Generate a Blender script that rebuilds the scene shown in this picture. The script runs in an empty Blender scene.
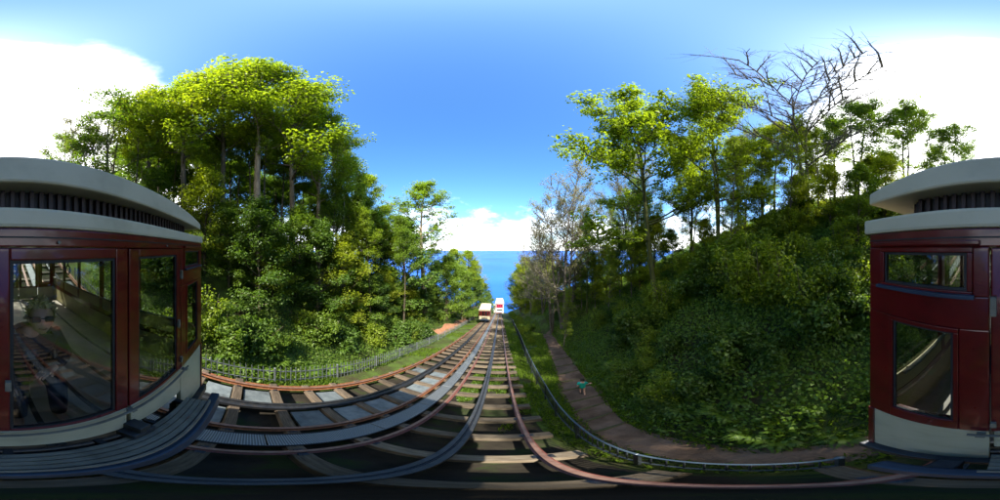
import bpy, bmesh, math, random
import numpy as np
from mathutils import Vector, Matrix

# ------------------------------------------------------------------ camera, sky, sun, exposure
scene = bpy.context.scene
COL = scene.collection
R = math.radians

SUN_AZ, SUN_EL = 161.0, 53.0          # azimuth clockwise from +Y (the sea), behind on the right
cam_d = bpy.data.cameras.new('camera')
cam_d.type = 'PANO'
cam_d.panorama_type = 'EQUIRECTANGULAR'
for k, v in (('latitude_min', -math.pi/2), ('latitude_max', math.pi/2), ('longitude_min', -math.pi), ('longitude_max', math.pi)):
    if hasattr(cam_d, k): setattr(cam_d, k, v)
cam_d.clip_start = 0.02
cam_d.clip_end = 60000
cam = bpy.data.objects.new('camera', cam_d)
cam.location = (0, 0, 0)
cam.rotation_euler = (R(90), 0, 0)
COL.objects.link(cam)
scene.camera = cam

world = bpy.data.worlds.new('World')
scene.world = world
world.use_nodes = True
wt = world.node_tree
wt.nodes.clear()


def N(tree, kind, **kw):
    n = tree.nodes.new(kind)
    for k, v in kw.items():
        if k.startswith('i_'):
            n.inputs[k[2:].replace('_', ' ')].default_value = v
        else:
            setattr(n, k, v)
    return n


def L(tree, a, b):
    tree.links.new(a, b)


def math_node(tree, op, a, b=None, clamp=False):
    n = tree.nodes.new('ShaderNodeMath')
    n.operation = op
    n.use_clamp = clamp
    for i, v in enumerate((a, b)):
        if v is None: continue
        if isinstance(v, (int, float)): n.inputs[i].default_value = v
        else: L(tree, v, n.inputs[i])
    return n.outputs[0]


def smooth(tree, v, lo, hi):
    n = tree.nodes.new('ShaderNodeMapRange')
    n.interpolation_type = 'SMOOTHSTEP'
    L(tree, v, n.inputs[0])
    n.inputs[1].default_value = lo
    n.inputs[2].default_value = hi
    return n.outputs[0]


def build_world():
    sky = N(wt, 'ShaderNodeTexSky', sky_type='NISHITA', sun_disc=False)
    sky.sun_elevation = R(SUN_EL)
    sky.sun_rotation = R(SUN_AZ)
    sky.altitude = 60
    sky.air_density = 1.0
    sky.dust_density = 1.5
    sky.ozone_density = 2.2
    hs = N(wt, 'ShaderNodeHueSaturation')
    hs.inputs['Saturation'].default_value = 1.22
    hs.inputs['Value'].default_value = 1.3
    L(wt, sky.outputs[0], hs.inputs['Color'])
    tint = N(wt, 'ShaderNodeMix', data_type='RGBA', blend_type='MULTIPLY')
    tint.inputs[0].default_value = 1.0
    L(wt, hs.outputs[0], tint.inputs[6])
    tint.inputs[7].default_value = (0.86, 1.08, 1.22, 1)
    tc = N(wt, 'ShaderNodeTexCoord')
    sep = N(wt, 'ShaderNodeSeparateXYZ')
    L(wt, tc.outputs['Generated'], sep.inputs[0])
    # big sheet of bright cloud over the hill behind the carriage
    n1 = N(wt, 'ShaderNodeTexNoise'); n1.inputs['Scale'].default_value = 2.6; n1.inputs['Detail'].default_value = 8; n1.inputs['Roughness'].default_value = 0.62
    L(wt, tc.outputs['Generated'], n1.inputs['Vector'])
    w = math_node(wt, 'MULTIPLY', math_node(wt, 'SUBTRACT', n1.outputs[0], 0.5), 0.34)
    back = math_node(wt, 'ADD', math_node(wt, 'MULTIPLY', sep.outputs[1], -1.0), w)
    m1 = smooth(wt, back, 0.20, 0.36)
    # low heaps of cloud all round, above the sea and behind the trees
    mp = N(wt, 'ShaderNodeMapping'); mp.inputs['Scale'].default_value = (2.6, 2.6, 5.5); mp.inputs['Location'].default_value = (3.1, 1.7, 0.4)
    L(wt, tc.outputs['Generated'], mp.inputs['Vector'])
    n2 = N(wt, 'ShaderNodeTexNoise'); n2.inputs['Scale'].default_value = 1.7; n2.inputs['Detail'].default_value = 9; n2.inputs['Roughness'].default_value = 0.6
    L(wt, mp.outputs[0], n2.inputs['Vector'])
    low = math_node(wt, 'SUBTRACT', 1.0, smooth(wt, sep.outputs[2], 0.02, 0.62))
    lift = math_node(wt, 'ADD', n2.outputs[0], math_node(wt, 'MULTIPLY', math_node(wt, 'SUBTRACT', low, 0.72), 0.75))
    m2 = smooth(wt, lift, 0.43, 0.86)
    cm = math_node(wt, 'MAXIMUM', m1, m2, clamp=True)
    n3 = N(wt, 'ShaderNodeTexNoise'); n3.inputs['Scale'].default_value = 3.0; n3.inputs['Detail'].default_value = 5
    L(wt, tc.outputs['Generated'], n3.inputs['Vector'])
    cr = N(wt, 'ShaderNodeMix', data_type='RGBA')
    L(wt, n3.outputs[0], cr.inputs[0])
    cr.inputs[6].default_value = (13.0, 13.1, 13.3, 1)
    cr.inputs[7].default_value = (19.0, 18.9, 18.6, 1)
    mix = N(wt, 'ShaderNodeMix', data_type='RGBA')
    L(wt, cm, mix.inputs[0])
    L(wt, tint.outputs[2], mix.inputs[6])
    L(wt, cr.outputs[2], mix.inputs[7])
    bg = N(wt, 'ShaderNodeBackground')
    bg.inputs['Strength'].default_value = 0.09
    L(wt, mix.outputs[2], bg.inputs['Color'])
    out = N(wt, 'ShaderNodeOutputWorld')
    L(wt, bg.outputs[0], out.inputs[0])


build_world()
sun_d = bpy.data.lights.new('sun', 'SUN')
sun_d.energy = 5.0
sun_d.angle = R(0.53)
sun_d.color = (1.0, 0.94, 0.82)
sun = bpy.data.objects.new('sun', sun_d)
sv = Vector((math.sin(R(SUN_AZ))*math.cos(R(SUN_EL)), math.cos(R(SUN_AZ))*math.cos(R(SUN_EL)), math.sin(R(SUN_EL))))
sun.rotation_euler = sv.to_track_quat('Z', 'Y').to_euler()
sun.location = sv*60
COL.objects.link(sun)
vs = scene.view_settings
vs.view_transform = 'Standard'
vs.look = 'None'
vs.exposure = 1.6
vs.gamma = 1.0
vs.use_curve_mapping = False
cy = scene.cycles
cy.use_denoising = True
cy.max_bounces = 8
cy.transparent_max_bounces = 24
cy.diffuse_bounces = 5
cy.transmission_bounces = 6
cy.sample_clamp_indirect = 6

rnd = random.Random(7)
RG = np.random.default_rng(11)

# ------------------------------------------------------------------ materials


def new_mat(name):
    m = bpy.data.materials.new(name)
    m.use_nodes = True
    t = m.node_tree
    t.nodes.clear()
    out = N(t, 'ShaderNodeOutputMaterial')
    return m, t, out


def noise(t, scale, detail=4, rough=0.55, vec=None, coord='Object'):
    n = N(t, 'ShaderNodeTexNoise')
    n.inputs['Scale'].default_value = scale
    n.inputs['Detail'].default_value = detail
    n.inputs['Roughness'].default_value = rough
    if vec is None:
        tc = N(t, 'ShaderNodeTexCoord')
        vec = tc.outputs[coord]
    L(t, vec, n.inputs['Vector'])
    return n.outputs[0]


def ramp(t, v, stops):
    r = N(t, 'ShaderNodeValToRGB')
    e = r.color_ramp.elements
    while len(e) < len(stops): e.new(0.5)
    for el, (p, c) in zip(e, stops):
        el.position = p
        el.color = (*c, 1)
    L(t, v, r.inputs[0])
    return r.outputs[0]


def surf(name, stops, scale=6, rough=0.7, spec=0.3, metal=0.0, bump=0.0, bscale=40, detail=5, rvar=0.0, vscale=(1, 1, 1), coat=0.0, jitter=0.0):
    m, t, out = new_mat(name)
    tc = N(t, 'ShaderNodeTexCoord')
    mp = N(t, 'ShaderNodeMapping')
    mp.inputs['Scale'].default_value = vscale
    L(t, tc.outputs['Object'], mp.inputs['Vector'])
    vec = mp.outputs[0]
    if jitter:
        oi = N(t, 'ShaderNodeObjectInfo')
        ad = N(t, 'ShaderNodeVectorMath', operation='ADD')
        sc = math_node(t, 'MULTIPLY', oi.outputs['Random'], 37.0)
        L(t, vec, ad.inputs[0]); L(t, sc, ad.inputs[1])
        vec = ad.outputs[0]
    v = noise(t, scale, detail, 0.6, vec)
    col = ramp(t, v, stops)
    p = N(t, 'ShaderNodeBsdfPrincipled')
    if jitter:
        hs = N(t, 'ShaderNodeHueSaturation')
        L(t, col, hs.inputs['Color'])
        L(t, math_node(t, 'ADD', math_node(t, 'MULTIPLY', oi.outputs['Random'], jitter), 1 - jitter*0.5), hs.inputs['Value'])
        col = hs.outputs[0]
    L(t, col, p.inputs['Base Color'])
    p.inputs['Roughness'].default_value = rough
    if rvar:
        L(t, math_node(t, 'ADD', math_node(t, 'MULTIPLY', noise(t, scale*2.3, 4), rvar), rough - rvar*0.5, True), p.inputs['Roughness'])
    p.inputs['Specular IOR Level'].default_value = spec
    p.inputs['Metallic'].default_value = metal
    p.inputs['Coat Weight'].default_value = coat
    p.inputs['Coat Roughness'].default_value = 0.06
    if bump:
        b = N(t, 'ShaderNodeBump')
        b.inputs['Strength'].default_value = bump
        b.inputs['Distance'].default_value = 0.02
        L(t, noise(t, bscale, 4, 0.6, vec), b.inputs['Height'])
        L(t, b.outputs[0], p.inputs['Normal'])
    L(t, p.outputs[0], out.inputs[0])
    return m


def leaf_mat(name, a, b, trans=0.42, tcol=None, rough=0.5):
    m, t, out = new_mat(name)
    g = N(t, 'ShaderNodeNewGeometry')
    oi = N(t, 'ShaderNodeObjectInfo')
    tc = N(t, 'ShaderNodeTexCoord')
    v = math_node(t, 'ADD', math_node(t, 'MULTIPLY', g.outputs['Random Per Island'], 0.55), math_node(t, 'MULTIPLY', noise(t, 0.35, 3, 0.5, tc.outputs['Object']), 0.55))
    v = math_node(t, 'ADD', v, math_node(t, 'MULTIPLY', math_node(t, 'SUBTRACT', oi.outputs['Random'], 0.5), 0.30), True)
    c = ramp(t, v, [(0.15, a), (0.85, b)])
    p = N(t, 'ShaderNodeBsdfPrincipled')
    L(t, c, p.inputs['Base Color'])
    p.inputs['Roughness'].default_value = rough
    p.inputs['Specular IOR Level'].default_value = 0.35
    tr = N(t, 'ShaderNodeBsdfTranslucent')
    tm = N(t, 'ShaderNodeMix', data_type='RGBA', blend_type='MULTIPLY')
    tm.inputs[0].default_value = 1.0
    L(t, c, tm.inputs[6])
    tm.inputs[7].default_value = (*(tcol or (1.75, 1.8, 0.6)), 1)
    L(t, tm.outputs[2], tr.inputs['Color'])
    mx = N(t, 'ShaderNodeMixShader')
    mx.inputs[0].default_value = trans
    L(t, p.outputs[0], mx.inputs[1])
    L(t, tr.outputs[0], mx.inputs[2])
    L(t, mx.outputs[0], out.inputs[0])
    return m


def glass_mat(name, tint=(0.84, 0.87, 0.87)):
    m, t, out = new_mat(name)
    fr = N(t, 'ShaderNodeFresnel')
    ge = N(t, 'ShaderNodeNewGeometry')
    L(t, math_node(t, 'SUBTRACT', 1.5, math_node(t, 'MULTIPLY', ge.outputs['Backfacing'], 1.5-1/1.5)), fr.inputs['IOR'])   # same reflectance on both faces of the thin pane
    tr = N(t, 'ShaderNodeBsdfTransparent'); tr.inputs[0].default_value = (*tint, 1)
    gl = N(t, 'ShaderNodeBsdfGlossy'); gl.inputs['Roughness'].default_value = 0.015
    mx = N(t, 'ShaderNodeMixShader')
    L(t, fr.outputs[0], mx.inputs[0]); L(t, tr.outputs[0], mx.inputs[1]); L(t, gl.outputs[0], mx.inputs[2])
    L(t, mx.outputs[0], out.inputs[0])
    return m


M = {}
M['maroon'] = surf('maroon_paint', [(0.28, (0.050, 0.003, 0.004)), (0.45, (0.085, 0.0035, 0.005)), (0.7, (0.115, 0.005, 0.006))], 5, 0.30, 0.25, rvar=0.15, coat=0.35, bump=0.04, bscale=14)
M['slat'] = surf('dark_slat', [(0.3, (0.022, 0.012, 0.012)), (0.7, (0.05, 0.028, 0.026))], 6, 0.5, 0.3)
M['cream'] = surf('cream_paint', [(0.25, (0.26, 0.235, 0.16)), (0.5, (0.36, 0.325, 0.225)), (0.8, (0.40, 0.365, 0.26))], 3.5, 0.38, 0.45, rvar=0.2, bump=0.05, bscale=20)
M['roof'] = surf('roof_paint', [(0.25, (0.33, 0.29, 0.205)), (0.5, (0.46, 0.41, 0.30)), (0.8, (0.50, 0.445, 0.335))], 2.5, 0.45, 0.4, rvar=0.2, bump=0.08, bscale=9)
M['black'] = surf('black_rubber', [(0.3, (0.010, 0.010, 0.013)), (0.7, (0.028, 0.028, 0.028))], 9, 0.6, 0.3)
M['dark_steel'] = surf('dark_steel', [(0.3, (0.022, 0.024, 0.028)), (0.55, (0.045, 0.047, 0.052)), (0.75, (0.075, 0.055, 0.04))], 7, 0.45, 0.5, 0.6, bump=0.15, bscale=50)
M['blue_steel'] = surf('blue_beam_paint', [(0.3, (0.014, 0.024, 0.045)), (0.7, (0.022, 0.042, 0.075))], 6, 0.45, 0.35, coat=0.1)
M['slate_steel'] = surf('slate_girder', [(0.25, (0.026, 0.028, 0.030)), (0.6, (0.048, 0.050, 0.052)), (0.8, (0.085, 0.065, 0.05))], 5, 0.5, 0.35, 0.2, bump=0.1, bscale=40)
M['rail_head'] = surf('worn_rail_head', [(0.3, (0.15, 0.075, 0.055)), (0.7, (0.26, 0.155, 0.115))], 9, 0.5, 0.3, 0.3)
M['rail'] = surf('rusty_rail', [(0.25, (0.10, 0.030, 0.028)), (0.55, (0.17, 0.055, 0.045)), (0.8, (0.20, 0.085, 0.05))], 10, 0.6, 0.4, 0.1, bump=0.2, bscale=60)
M['rust'] = surf('rusty_rail_old', [(0.25, (0.11, 0.045, 0.02)), (0.55, (0.20, 0.075, 0.03)), (0.8, (0.25, 0.115, 0.05))], 10, 0.7, 0.3, 0.1, bump=0.2, bscale=60)
M['alloy'] = surf('tread_alloy', [(0.25, (0.10, 0.09, 0.07)), (0.7, (0.20, 0.18, 0.145))], 8, 0.55, 0.35, 0.1, bump=0.15, bscale=70)
M['galv'] = surf('galvanised_steel', [(0.25, (0.13, 0.15, 0.165)), (0.6, (0.20, 0.22, 0.235)), (0.8, (0.27, 0.285, 0.29))], 8, 0.5, 0.5, 0.3, rvar=0.2)
M['fence_blue'] = surf('blue_fence_paint', [(0.25, (0.035, 0.052, 0.072)), (0.7, (0.07, 0.10, 0.13))], 6, 0.35, 0.5, 0.1, coat=0.2)
M['fence_dark'] = surf('dark_fence_steel', [(0.25, (0.02, 0.028, 0.035)), (0.7, (0.05, 0.06, 0.07))], 6, 0.5, 0.4, 0.2)
M['wood'] = surf('weathered_sleeper', [(0.2, (0.05, 0.038, 0.026)), (0.5, (0.115, 0.090, 0.062)), (0.8, (0.19, 0.16, 0.118))], 3.0, 0.8, 0.2, vscale=(1.2, 9, 9), bump=0.5, bscale=9, jitter=0.7)
M['wood_dark'] = surf('dark_sleeper', [(0.2, (0.035, 0.027, 0.02)), (0.5, (0.085, 0.064, 0.045)), (0.8, (0.14, 0.112, 0.08))], 3.0, 0.8, 0.2, vscale=(1.2, 9, 9), bump=0.5, bscale=9, jitter=0.7)
M['slab'] = surf('concrete_slab', [(0.22, (0.045, 0.05, 0.05)), (0.45, (0.10, 0.118, 0.125)), (0.62, (0.135, 0.155, 0.16)), (0.8, (0.18, 0.18, 0.165))], 3.2, 0.8, 0.25, bump=0.3, bscale=30, jitter=0.5)
M['floor'] = surf('carriage_floor', [(0.3, (0.30, 0.25, 0.21)), (0.7, (0.42, 0.36, 0.31))], 4, 0.5, 0.4)
M['inner'] = surf('ochre_panel', [(0.3, (0.36, 0.30, 0.15)), (0.7, (0.46, 0.39, 0.21))], 4, 0.5, 0.4)
M['glass'] = glass_mat('window_glass')
M['bark'] = surf('bark', [(0.25, (0.05, 0.038, 0.026)), (0.55, (0.11, 0.09, 0.062)), (0.8, (0.19, 0.165, 0.12))], 2.5, 0.85, 0.15, vscale=(3, 3, 0.8), bump=0.6, bscale=8, jitter=0.5)
M['bark_ivy'] = surf('mossy_bark', [(0.3, (0.045, 0.055, 0.02)), (0.6, (0.09, 0.10, 0.04)), (0.8, (0.14, 0.13, 0.07))], 2.5, 0.9, 0.15, vscale=(3, 3, 0.8), bump=0.6, bscale=8, jitter=0.4)
M['bark_pale'] = surf('pale_bark', [(0.25, (0.16, 0.12, 0.085)), (0.55, (0.30, 0.235, 0.165)), (0.8, (0.42, 0.35, 0.27))], 2.5, 0.85, 0.15, vscale=(3, 3, 0.9), bump=0.5, bscale=8, jitter=0.3)
M['bark_grey'] = surf('grey_bark', [(0.25, (0.09, 0.078, 0.066)), (0.6, (0.17, 0.15, 0.13)), (0.85, (0.25, 0.22, 0.19))], 2.5, 0.85, 0.15, vscale=(3, 3, 0.9), bump=0.4, bscale=8)
M['leaf_spring'] = leaf_mat('leaf_spring', (0.095, 0.152, 0.012), (0.232, 0.295, 0.022), 0.5)
M['leaf_gold'] = leaf_mat('leaf_gold', (0.135, 0.182, 0.012), (0.285, 0.318, 0.024), 0.52)
M['leaf_mid'] = leaf_mat('leaf_mid', (0.053, 0.106, 0.013), (0.148, 0.22, 0.022), 0.46)
M['leaf_dark'] = leaf_mat('leaf_dark', (0.033, 0.075, 0.012), (0.095, 0.162, 0.02), 0.4)
M['leaf_bud'] = leaf_mat('leaf_bud', (0.10, 0.10, 0.05), (0.20, 0.19, 0.10), 0.35)
M['leaf_fern'] = leaf_mat('leaf_fern', (0.046, 0.100, 0.012), (0.132, 0.215, 0.022), 0.46)
M['skin'] = surf('skin', [(0.3, (0.50, 0.28, 0.20)), (0.7, (0.58, 0.35, 0.26))], 6, 0.5, 0.35)
M['lip'] = surf('lips', [(0.3, (0.34, 0.10, 0.09)), (0.7, (0.42, 0.14, 0.12))], 6, 0.45, 0.4)
M['navy'] = surf('navy_jacket', [(0.3, (0.010, 0.014, 0.026)), (0.7, (0.022, 0.030, 0.050))], 6, 0.7, 0.25)
M['denim'] = surf('slate_top', [(0.3, (0.04, 0.06, 0.085)), (0.7, (0.07, 0.095, 0.13))], 6, 0.8, 0.2)
M['teal'] = surf('turquoise_shirt', [(0.3, (0.01, 0.34, 0.27)), (0.7, (0.02, 0.44, 0.35))], 8, 0.7, 0.2)
M['hair'] = surf('fair_hair', [(0.3, (0.34, 0.25, 0.13)), (0.7, (0.52, 0.42, 0.25))], 30, 0.6, 0.3)
M['hair_dark'] = surf('dark_hair', [(0.3, (0.02, 0.014, 0.01)), (0.7, (0.04, 0.028, 0.02))], 30, 0.6, 0.3)
M['red_paint'] = surf('red_paint', [(0.3, (0.33, 0.02, 0.06)), (0.7, (0.42, 0.035, 0.08))], 4, 0.4, 0.4)
M['white_paint'] = surf('white_paint', [(0.3, (0.58, 0.58, 0.56)), (0.7, (0.68, 0.68, 0.66))], 4, 0.5, 0.3)
M['log'] = surf('step_log', [(0.3, (0.05, 0.06, 0.025)), (0.7, (0.12, 0.10, 0.06))], 4, 0.9, 0.1, bump=0.4, bscale=14)


def terrain_mat():
    m, t, out = new_mat('hillside')
    tc = N(t, 'ShaderNodeTexCoord')
    v = noise(t, 0.55, 8, 0.65, tc.outputs['Object'])
    c1 = ramp(t, v, [(0.33, (0.045, 0.034, 0.020)), (0.47, (0.050, 0.065, 0.018)), (0.62, (0.075, 0.120, 0.022)), (0.75, (0.13, 0.125, 0.05))])
    p = N(t, 'ShaderNodeBsdfPrincipled')
    L(t, c1, p.inputs['Base Color'])
    p.inputs['Roughness'].default_value = 0.95
    p.inputs['Specular IOR Level'].default_value = 0.1
    b = N(t, 'ShaderNodeBump'); b.inputs['Strength'].default_value = 0.7; b.inputs['Distance'].default_value = 0.08
    L(t, noise(t, 7, 8, 0.7, tc.outputs['Object']), b.inputs['Height'])
    L(t, b.outputs[0], p.inputs['Normal'])
    L(t, p.outputs[0], out.inputs[0])
    return m


M['terrain'] = terrain_mat()
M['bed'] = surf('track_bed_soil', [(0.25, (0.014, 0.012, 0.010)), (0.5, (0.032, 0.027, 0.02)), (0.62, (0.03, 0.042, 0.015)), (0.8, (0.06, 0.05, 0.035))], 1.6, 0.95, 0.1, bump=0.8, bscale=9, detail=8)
M['path'] = surf('path_earth', [(0.25, (0.055, 0.034, 0.022)), (0.42, (0.11, 0.070, 0.047)), (0.6, (0.17, 0.112, 0.080)), (0.78, (0.085, 0.095, 0.035))], 1.3, 0.95, 0.08, bump=1.0, bscale=13, detail=11)
M['dirt'] = surf('orange_earth', [(0.25, (0.24, 0.105, 0.055)), (0.7, (0.38, 0.19, 0.11))], 2.2, 0.95, 0.1, bump=0.5, bscale=12)


def sea_mat():
    m, t, out = new_mat('sea_water')
    tc = N(t, 'ShaderNodeTexCoord')
    p = N(t, 'ShaderNodeBsdfPrincipled')
    c = ramp(t, noise(t, 0.004, 4, 0.5, tc.outputs['Object']), [(0.35, (0.012, 0.075, 0.33)), (0.65, (0.018, 0.105, 0.40))])
    L(t, c, p.inputs['Base Color'])
    p.inputs['Roughness'].default_value = 0.45
    p.inputs['IOR'].default_value = 1.33
    p.inputs['Specular IOR Level'].default_value = 0.08
    b = N(t, 'ShaderNodeBump'); b.inputs['Strength'].default_value = 0.35; b.inputs['Distance'].default_value = 0.6
    L(t, noise(t, 0.18, 6, 0.6, tc.outputs['Object']), b.inputs['Height'])
    L(t, b.outputs[0], p.inputs['Normal'])
    L(t, p.outputs[0], out.inputs[0])
    return m


M['sea'] = sea_mat()


def grating_mat():
    m, t, out = new_mat('steel_grating')
    tc = N(t, 'ShaderNodeTexCoord')
    vo = N(t, 'ShaderNodeTexVoronoi', feature='F1')
    vo.inputs['Scale'].default_value = 26
    vo.inputs['Randomness'].default_value = 0.0
    L(t, tc.outputs['Object'], vo.inputs['Vector'])
    c = ramp(t, vo.outputs['Distance'], [(0.30, (0.012, 0.013, 0.014)), (0.42, (0.20, 0.215, 0.22))])
    p = N(t, 'ShaderNodeBsdfPrincipled')
    L(t, c, p.inputs['Base Color'])
    p.inputs['Roughness'].default_value = 0.45
    p.inputs['Metallic'].default_value = 0.3
    b = N(t, 'ShaderNodeBump'); b.inputs['Strength'].default_value = 0.8; b.inputs['Distance'].default_value = 0.01
    L(t, vo.outputs['Distance'], b.inputs['Height'])
    L(t, b.outputs[0], p.inputs['Normal'])
    L(t, p.outputs[0], out.inputs[0])
    return m


M['grating'] = grating_mat()

# ------------------------------------------------------------------ mesh helpers


def mesh_np(name, V, Q, mat, smoothed=False, T=None):
    """V (n,3); Q (m,4) quads, T (k,3) triangles -> mesh datablock"""
    me = bpy.data.meshes.new(name)
    V = np.asarray(V, np.float32)
    nq = 0 if Q is None else len(Q)
    nt = 0 if T is None else len(T)
    me.vertices.add(len(V))
    me.vertices.foreach_set('co', V.ravel())
    idx = []
    if nq: idx.append(np.asarray(Q, np.int32).ravel())
    if nt: idx.append(np.asarray(T, np.int32).ravel())
    idx = np.concatenate(idx)
    me.loops.add(len(idx))
    me.loops.foreach_set('vertex_index', idx)
    me.polygons.add(nq + nt)
    st = np.concatenate([np.arange(nq)*4, nq*4 + np.arange(nt)*3]).astype(np.int32)
    me.polygons.foreach_set('loop_start', st)
    if smoothed:
        me.polygons.foreach_set('use_smooth', np.ones(nq + nt, bool))
    me.update(calc_edges=True)
    me.materials.append(M[mat] if isinstance(mat, str) else mat)
    return me


def link(name, data, parent=None, loc=None, rot=None, scale=None):
    o = bpy.data.objects.new(name, data)
    COL.objects.link(o)
    if parent is not None: o.parent = parent
    if loc is not None: o.location = loc
    if rot is not None: o.rotation_euler = rot
    if scale is not None: o.scale = scale
    return o


def tag(o, label=None, cat=None, group=None, kind=None):
    if label: o['label'] = label
    if cat: o['category'] = cat
    if group: o['group'] = group
    if kind: o['kind'] = kind
    return o


def thing(name, label, cat, loc=(0, 0, 0), rotz=0, group=None):
    o = link(name, None, loc=loc, rot=(0, 0, rotz))
    o.empty_display_size = 0.3
    return tag(o, label, cat, group)


class MB:
    """collects boxes, bars and tubes into one mesh"""
    def __init__(s):
        s.bm = bmesh.new()

    def box(s, x0, x1, y0, y1, z0, z1, bev=0.0):
        g = bmesh.ops.create_cube(s.bm, size=1)
        vs_ = g['verts']
        mat = Matrix.Translation(((x0+x1)/2, (y0+y1)/2, (z0+z1)/2)) @ Matrix.Diagonal((abs(x1-x0), abs(y1-y0), abs(z1-z0), 1))
        bmesh.ops.transform(s.bm, matrix=mat, verts=vs_)
        if bev:
            ed = list({e for v in vs_ for e in v.link_edges})
            bmesh.ops.bevel(s.bm, geom=ed, offset=bev, segments=2, profile=0.6, affect='EDGES')
        return s

    def bar(s, a, b, w, h, up=(0, 0, 1), bev=0.0):
        a, b = Vector(a), Vector(b)
        d = (b-a); ln = d.length; d.normalize()
        u = Vector(up)
        x = d.cross(u).normalized(); u = x.cross(d).normalized()
        g = bmesh.ops.create_cube(s.bm, size=1)
        vs_ = g['verts']
        m = Matrix((( x.x*w, d.x*ln, u.x*h, (a.x+b.x)/2), (x.y*w, d.y*ln, u.y*h, (a.y+b.y)/2), (x.z*w, d.z*ln, u.z*h, (a.z+b.z)/2), (0, 0, 0, 1)))
        bmesh.ops.transform(s.bm, matrix=m, verts=vs_)
        if bev:
            ed = list({e for v in vs_ for e in v.link_edges})
            bmesh.ops.bevel(s.bm, geom=ed, offset=bev, segments=1, affect='EDGES')
        return s

    def rod(s, a, b, r, n=8, r2=None):
        a, b = Vector(a), Vector(b)
        d = b-a
        g = bmesh.ops.create_cone(s.bm, cap_ends=True, segments=n, radius1=r, radius2=r if r2 is None else r2, depth=d.length)
        m = Matrix.Translation((a+b)/2) @ d.to_track_quat('Z', 'Y').to_matrix().to_4x4()
        bmesh.ops.transform(s.bm, matrix=m, verts=g['verts'])
        return s

    def ball(s, c, r, sc=(1, 1, 1), seg=16, rings=10):
        g = bmesh.ops.create_uvsphere(s.bm, u_segments=seg, v_segments=rings, radius=r)
        m = Matrix.Translation(c) @ Matrix.Diagonal((*sc, 1))
        bmesh.ops.transform(s.bm, matrix=m, verts=g['verts'])
        return s

    def prism(s, prof, y0, y1):
        """extrude a closed (x,z) profile along y"""
        f = [s.bm.verts.new((x, y0, z)) for x, z in prof]
        b = [s.bm.verts.new((x, y1, z)) for x, z in prof]
        n = len(prof)
        s.bm.faces.new(f); s.bm.faces.new(b[::-1])
        for i in range(n):
            s.bm.faces.new((f[i], b[i], b[(i+1) % n], f[(i+1) % n]))
        return s

    def data(s, name, mat, smoothed=False):
        bmesh.ops.recalc_face_normals(s.bm, faces=s.bm.faces)
        me = bpy.data.meshes.new(name)
        s.bm.to_mesh(me); s.bm.free()
        me.materials.append(M[mat])
        if smoothed:
            me.polygons.foreach_set('use_smooth', np.ones(len(me.polygons), bool))
        return me

    def build(s, name, mat, parent=None, smoothed=False, loc=None):
        return link(name, s.data(name, mat, smoothed), parent, loc)


def kids(o):
    return [c for c in bpy.data.objects if c.parent == o]


def copy_tree(o, parent=None, skip=()):
    c = o.copy()
    COL.objects.link(c)
    c.parent = parent
    for ch in kids(o):
        if ch.name.split('.')[0] in skip: continue
        copy_tree(ch, c, skip)
    return c


# ------------------------------------------------------------------ lie of the land
SL = 0.354                     # the incline, about 1 in 2.8
RH = 5.0                       # rail heads lie this far under the viewpoint


def plane(y, off=0.0):
    return -RH + off - SL*y


def lerp_tab(tab, y):
    ys = [p[0] for p in tab]; xs = [p[1] for p in tab]
    return np.interp(y, ys, xs)


FENCE_L = [(-14, -4.75), (-0.5, -4.85), (2.4, -5.35), (9, -6.2), (20, -6.8), (40, -7.5), (90, -9.0)]
FENCE_R = [(-14, 0.95), (-0.6, 0.95), (0, 0.97), (1.3, 1.09), (2.5, 1.28), (5.6, 1.6), (20, 2.45), (45, 3.2), (90, 4.0)]
PATH_C = [(-14, 1.42), (-3, 1.45), (0, 1.58), (2.5, 2.15), (5.4, 3.05), (11, 4.55), (19, 6.3), (24, 7.2), (30, 7.6)]
PATH_WT = [(-14, 0.5), (-3, 0.52), (0, 0.66), (2.5, 1.05), (5.4, 1.5), (11, 1.6), (30, 1.4)]


def p_right(y):
    return lerp_tab(PATH_C, y)+lerp_tab(PATH_WT, y)*.5


def p_left(y):
    return lerp_tab(PATH_C, y)-lerp_tab(PATH_WT, y)*.5



def vnoise(x, y, seed=0):
    return (np.sin(x*0.31+seed)*np.cos(y*0.27-seed*1.3) + 0.6*np.sin(x*0.73-y*0.51+seed*2.1) + 0.4*np.cos(x*1.3+y*1.1+seed*.7) + 0.22*np.sin(x*2.7-y*2.2+seed))/2.2


def ss(v, a, b):
    t = np.clip((v-a)/(b-a), 0, 1)
    return t*t*(3-2*t)


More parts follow.
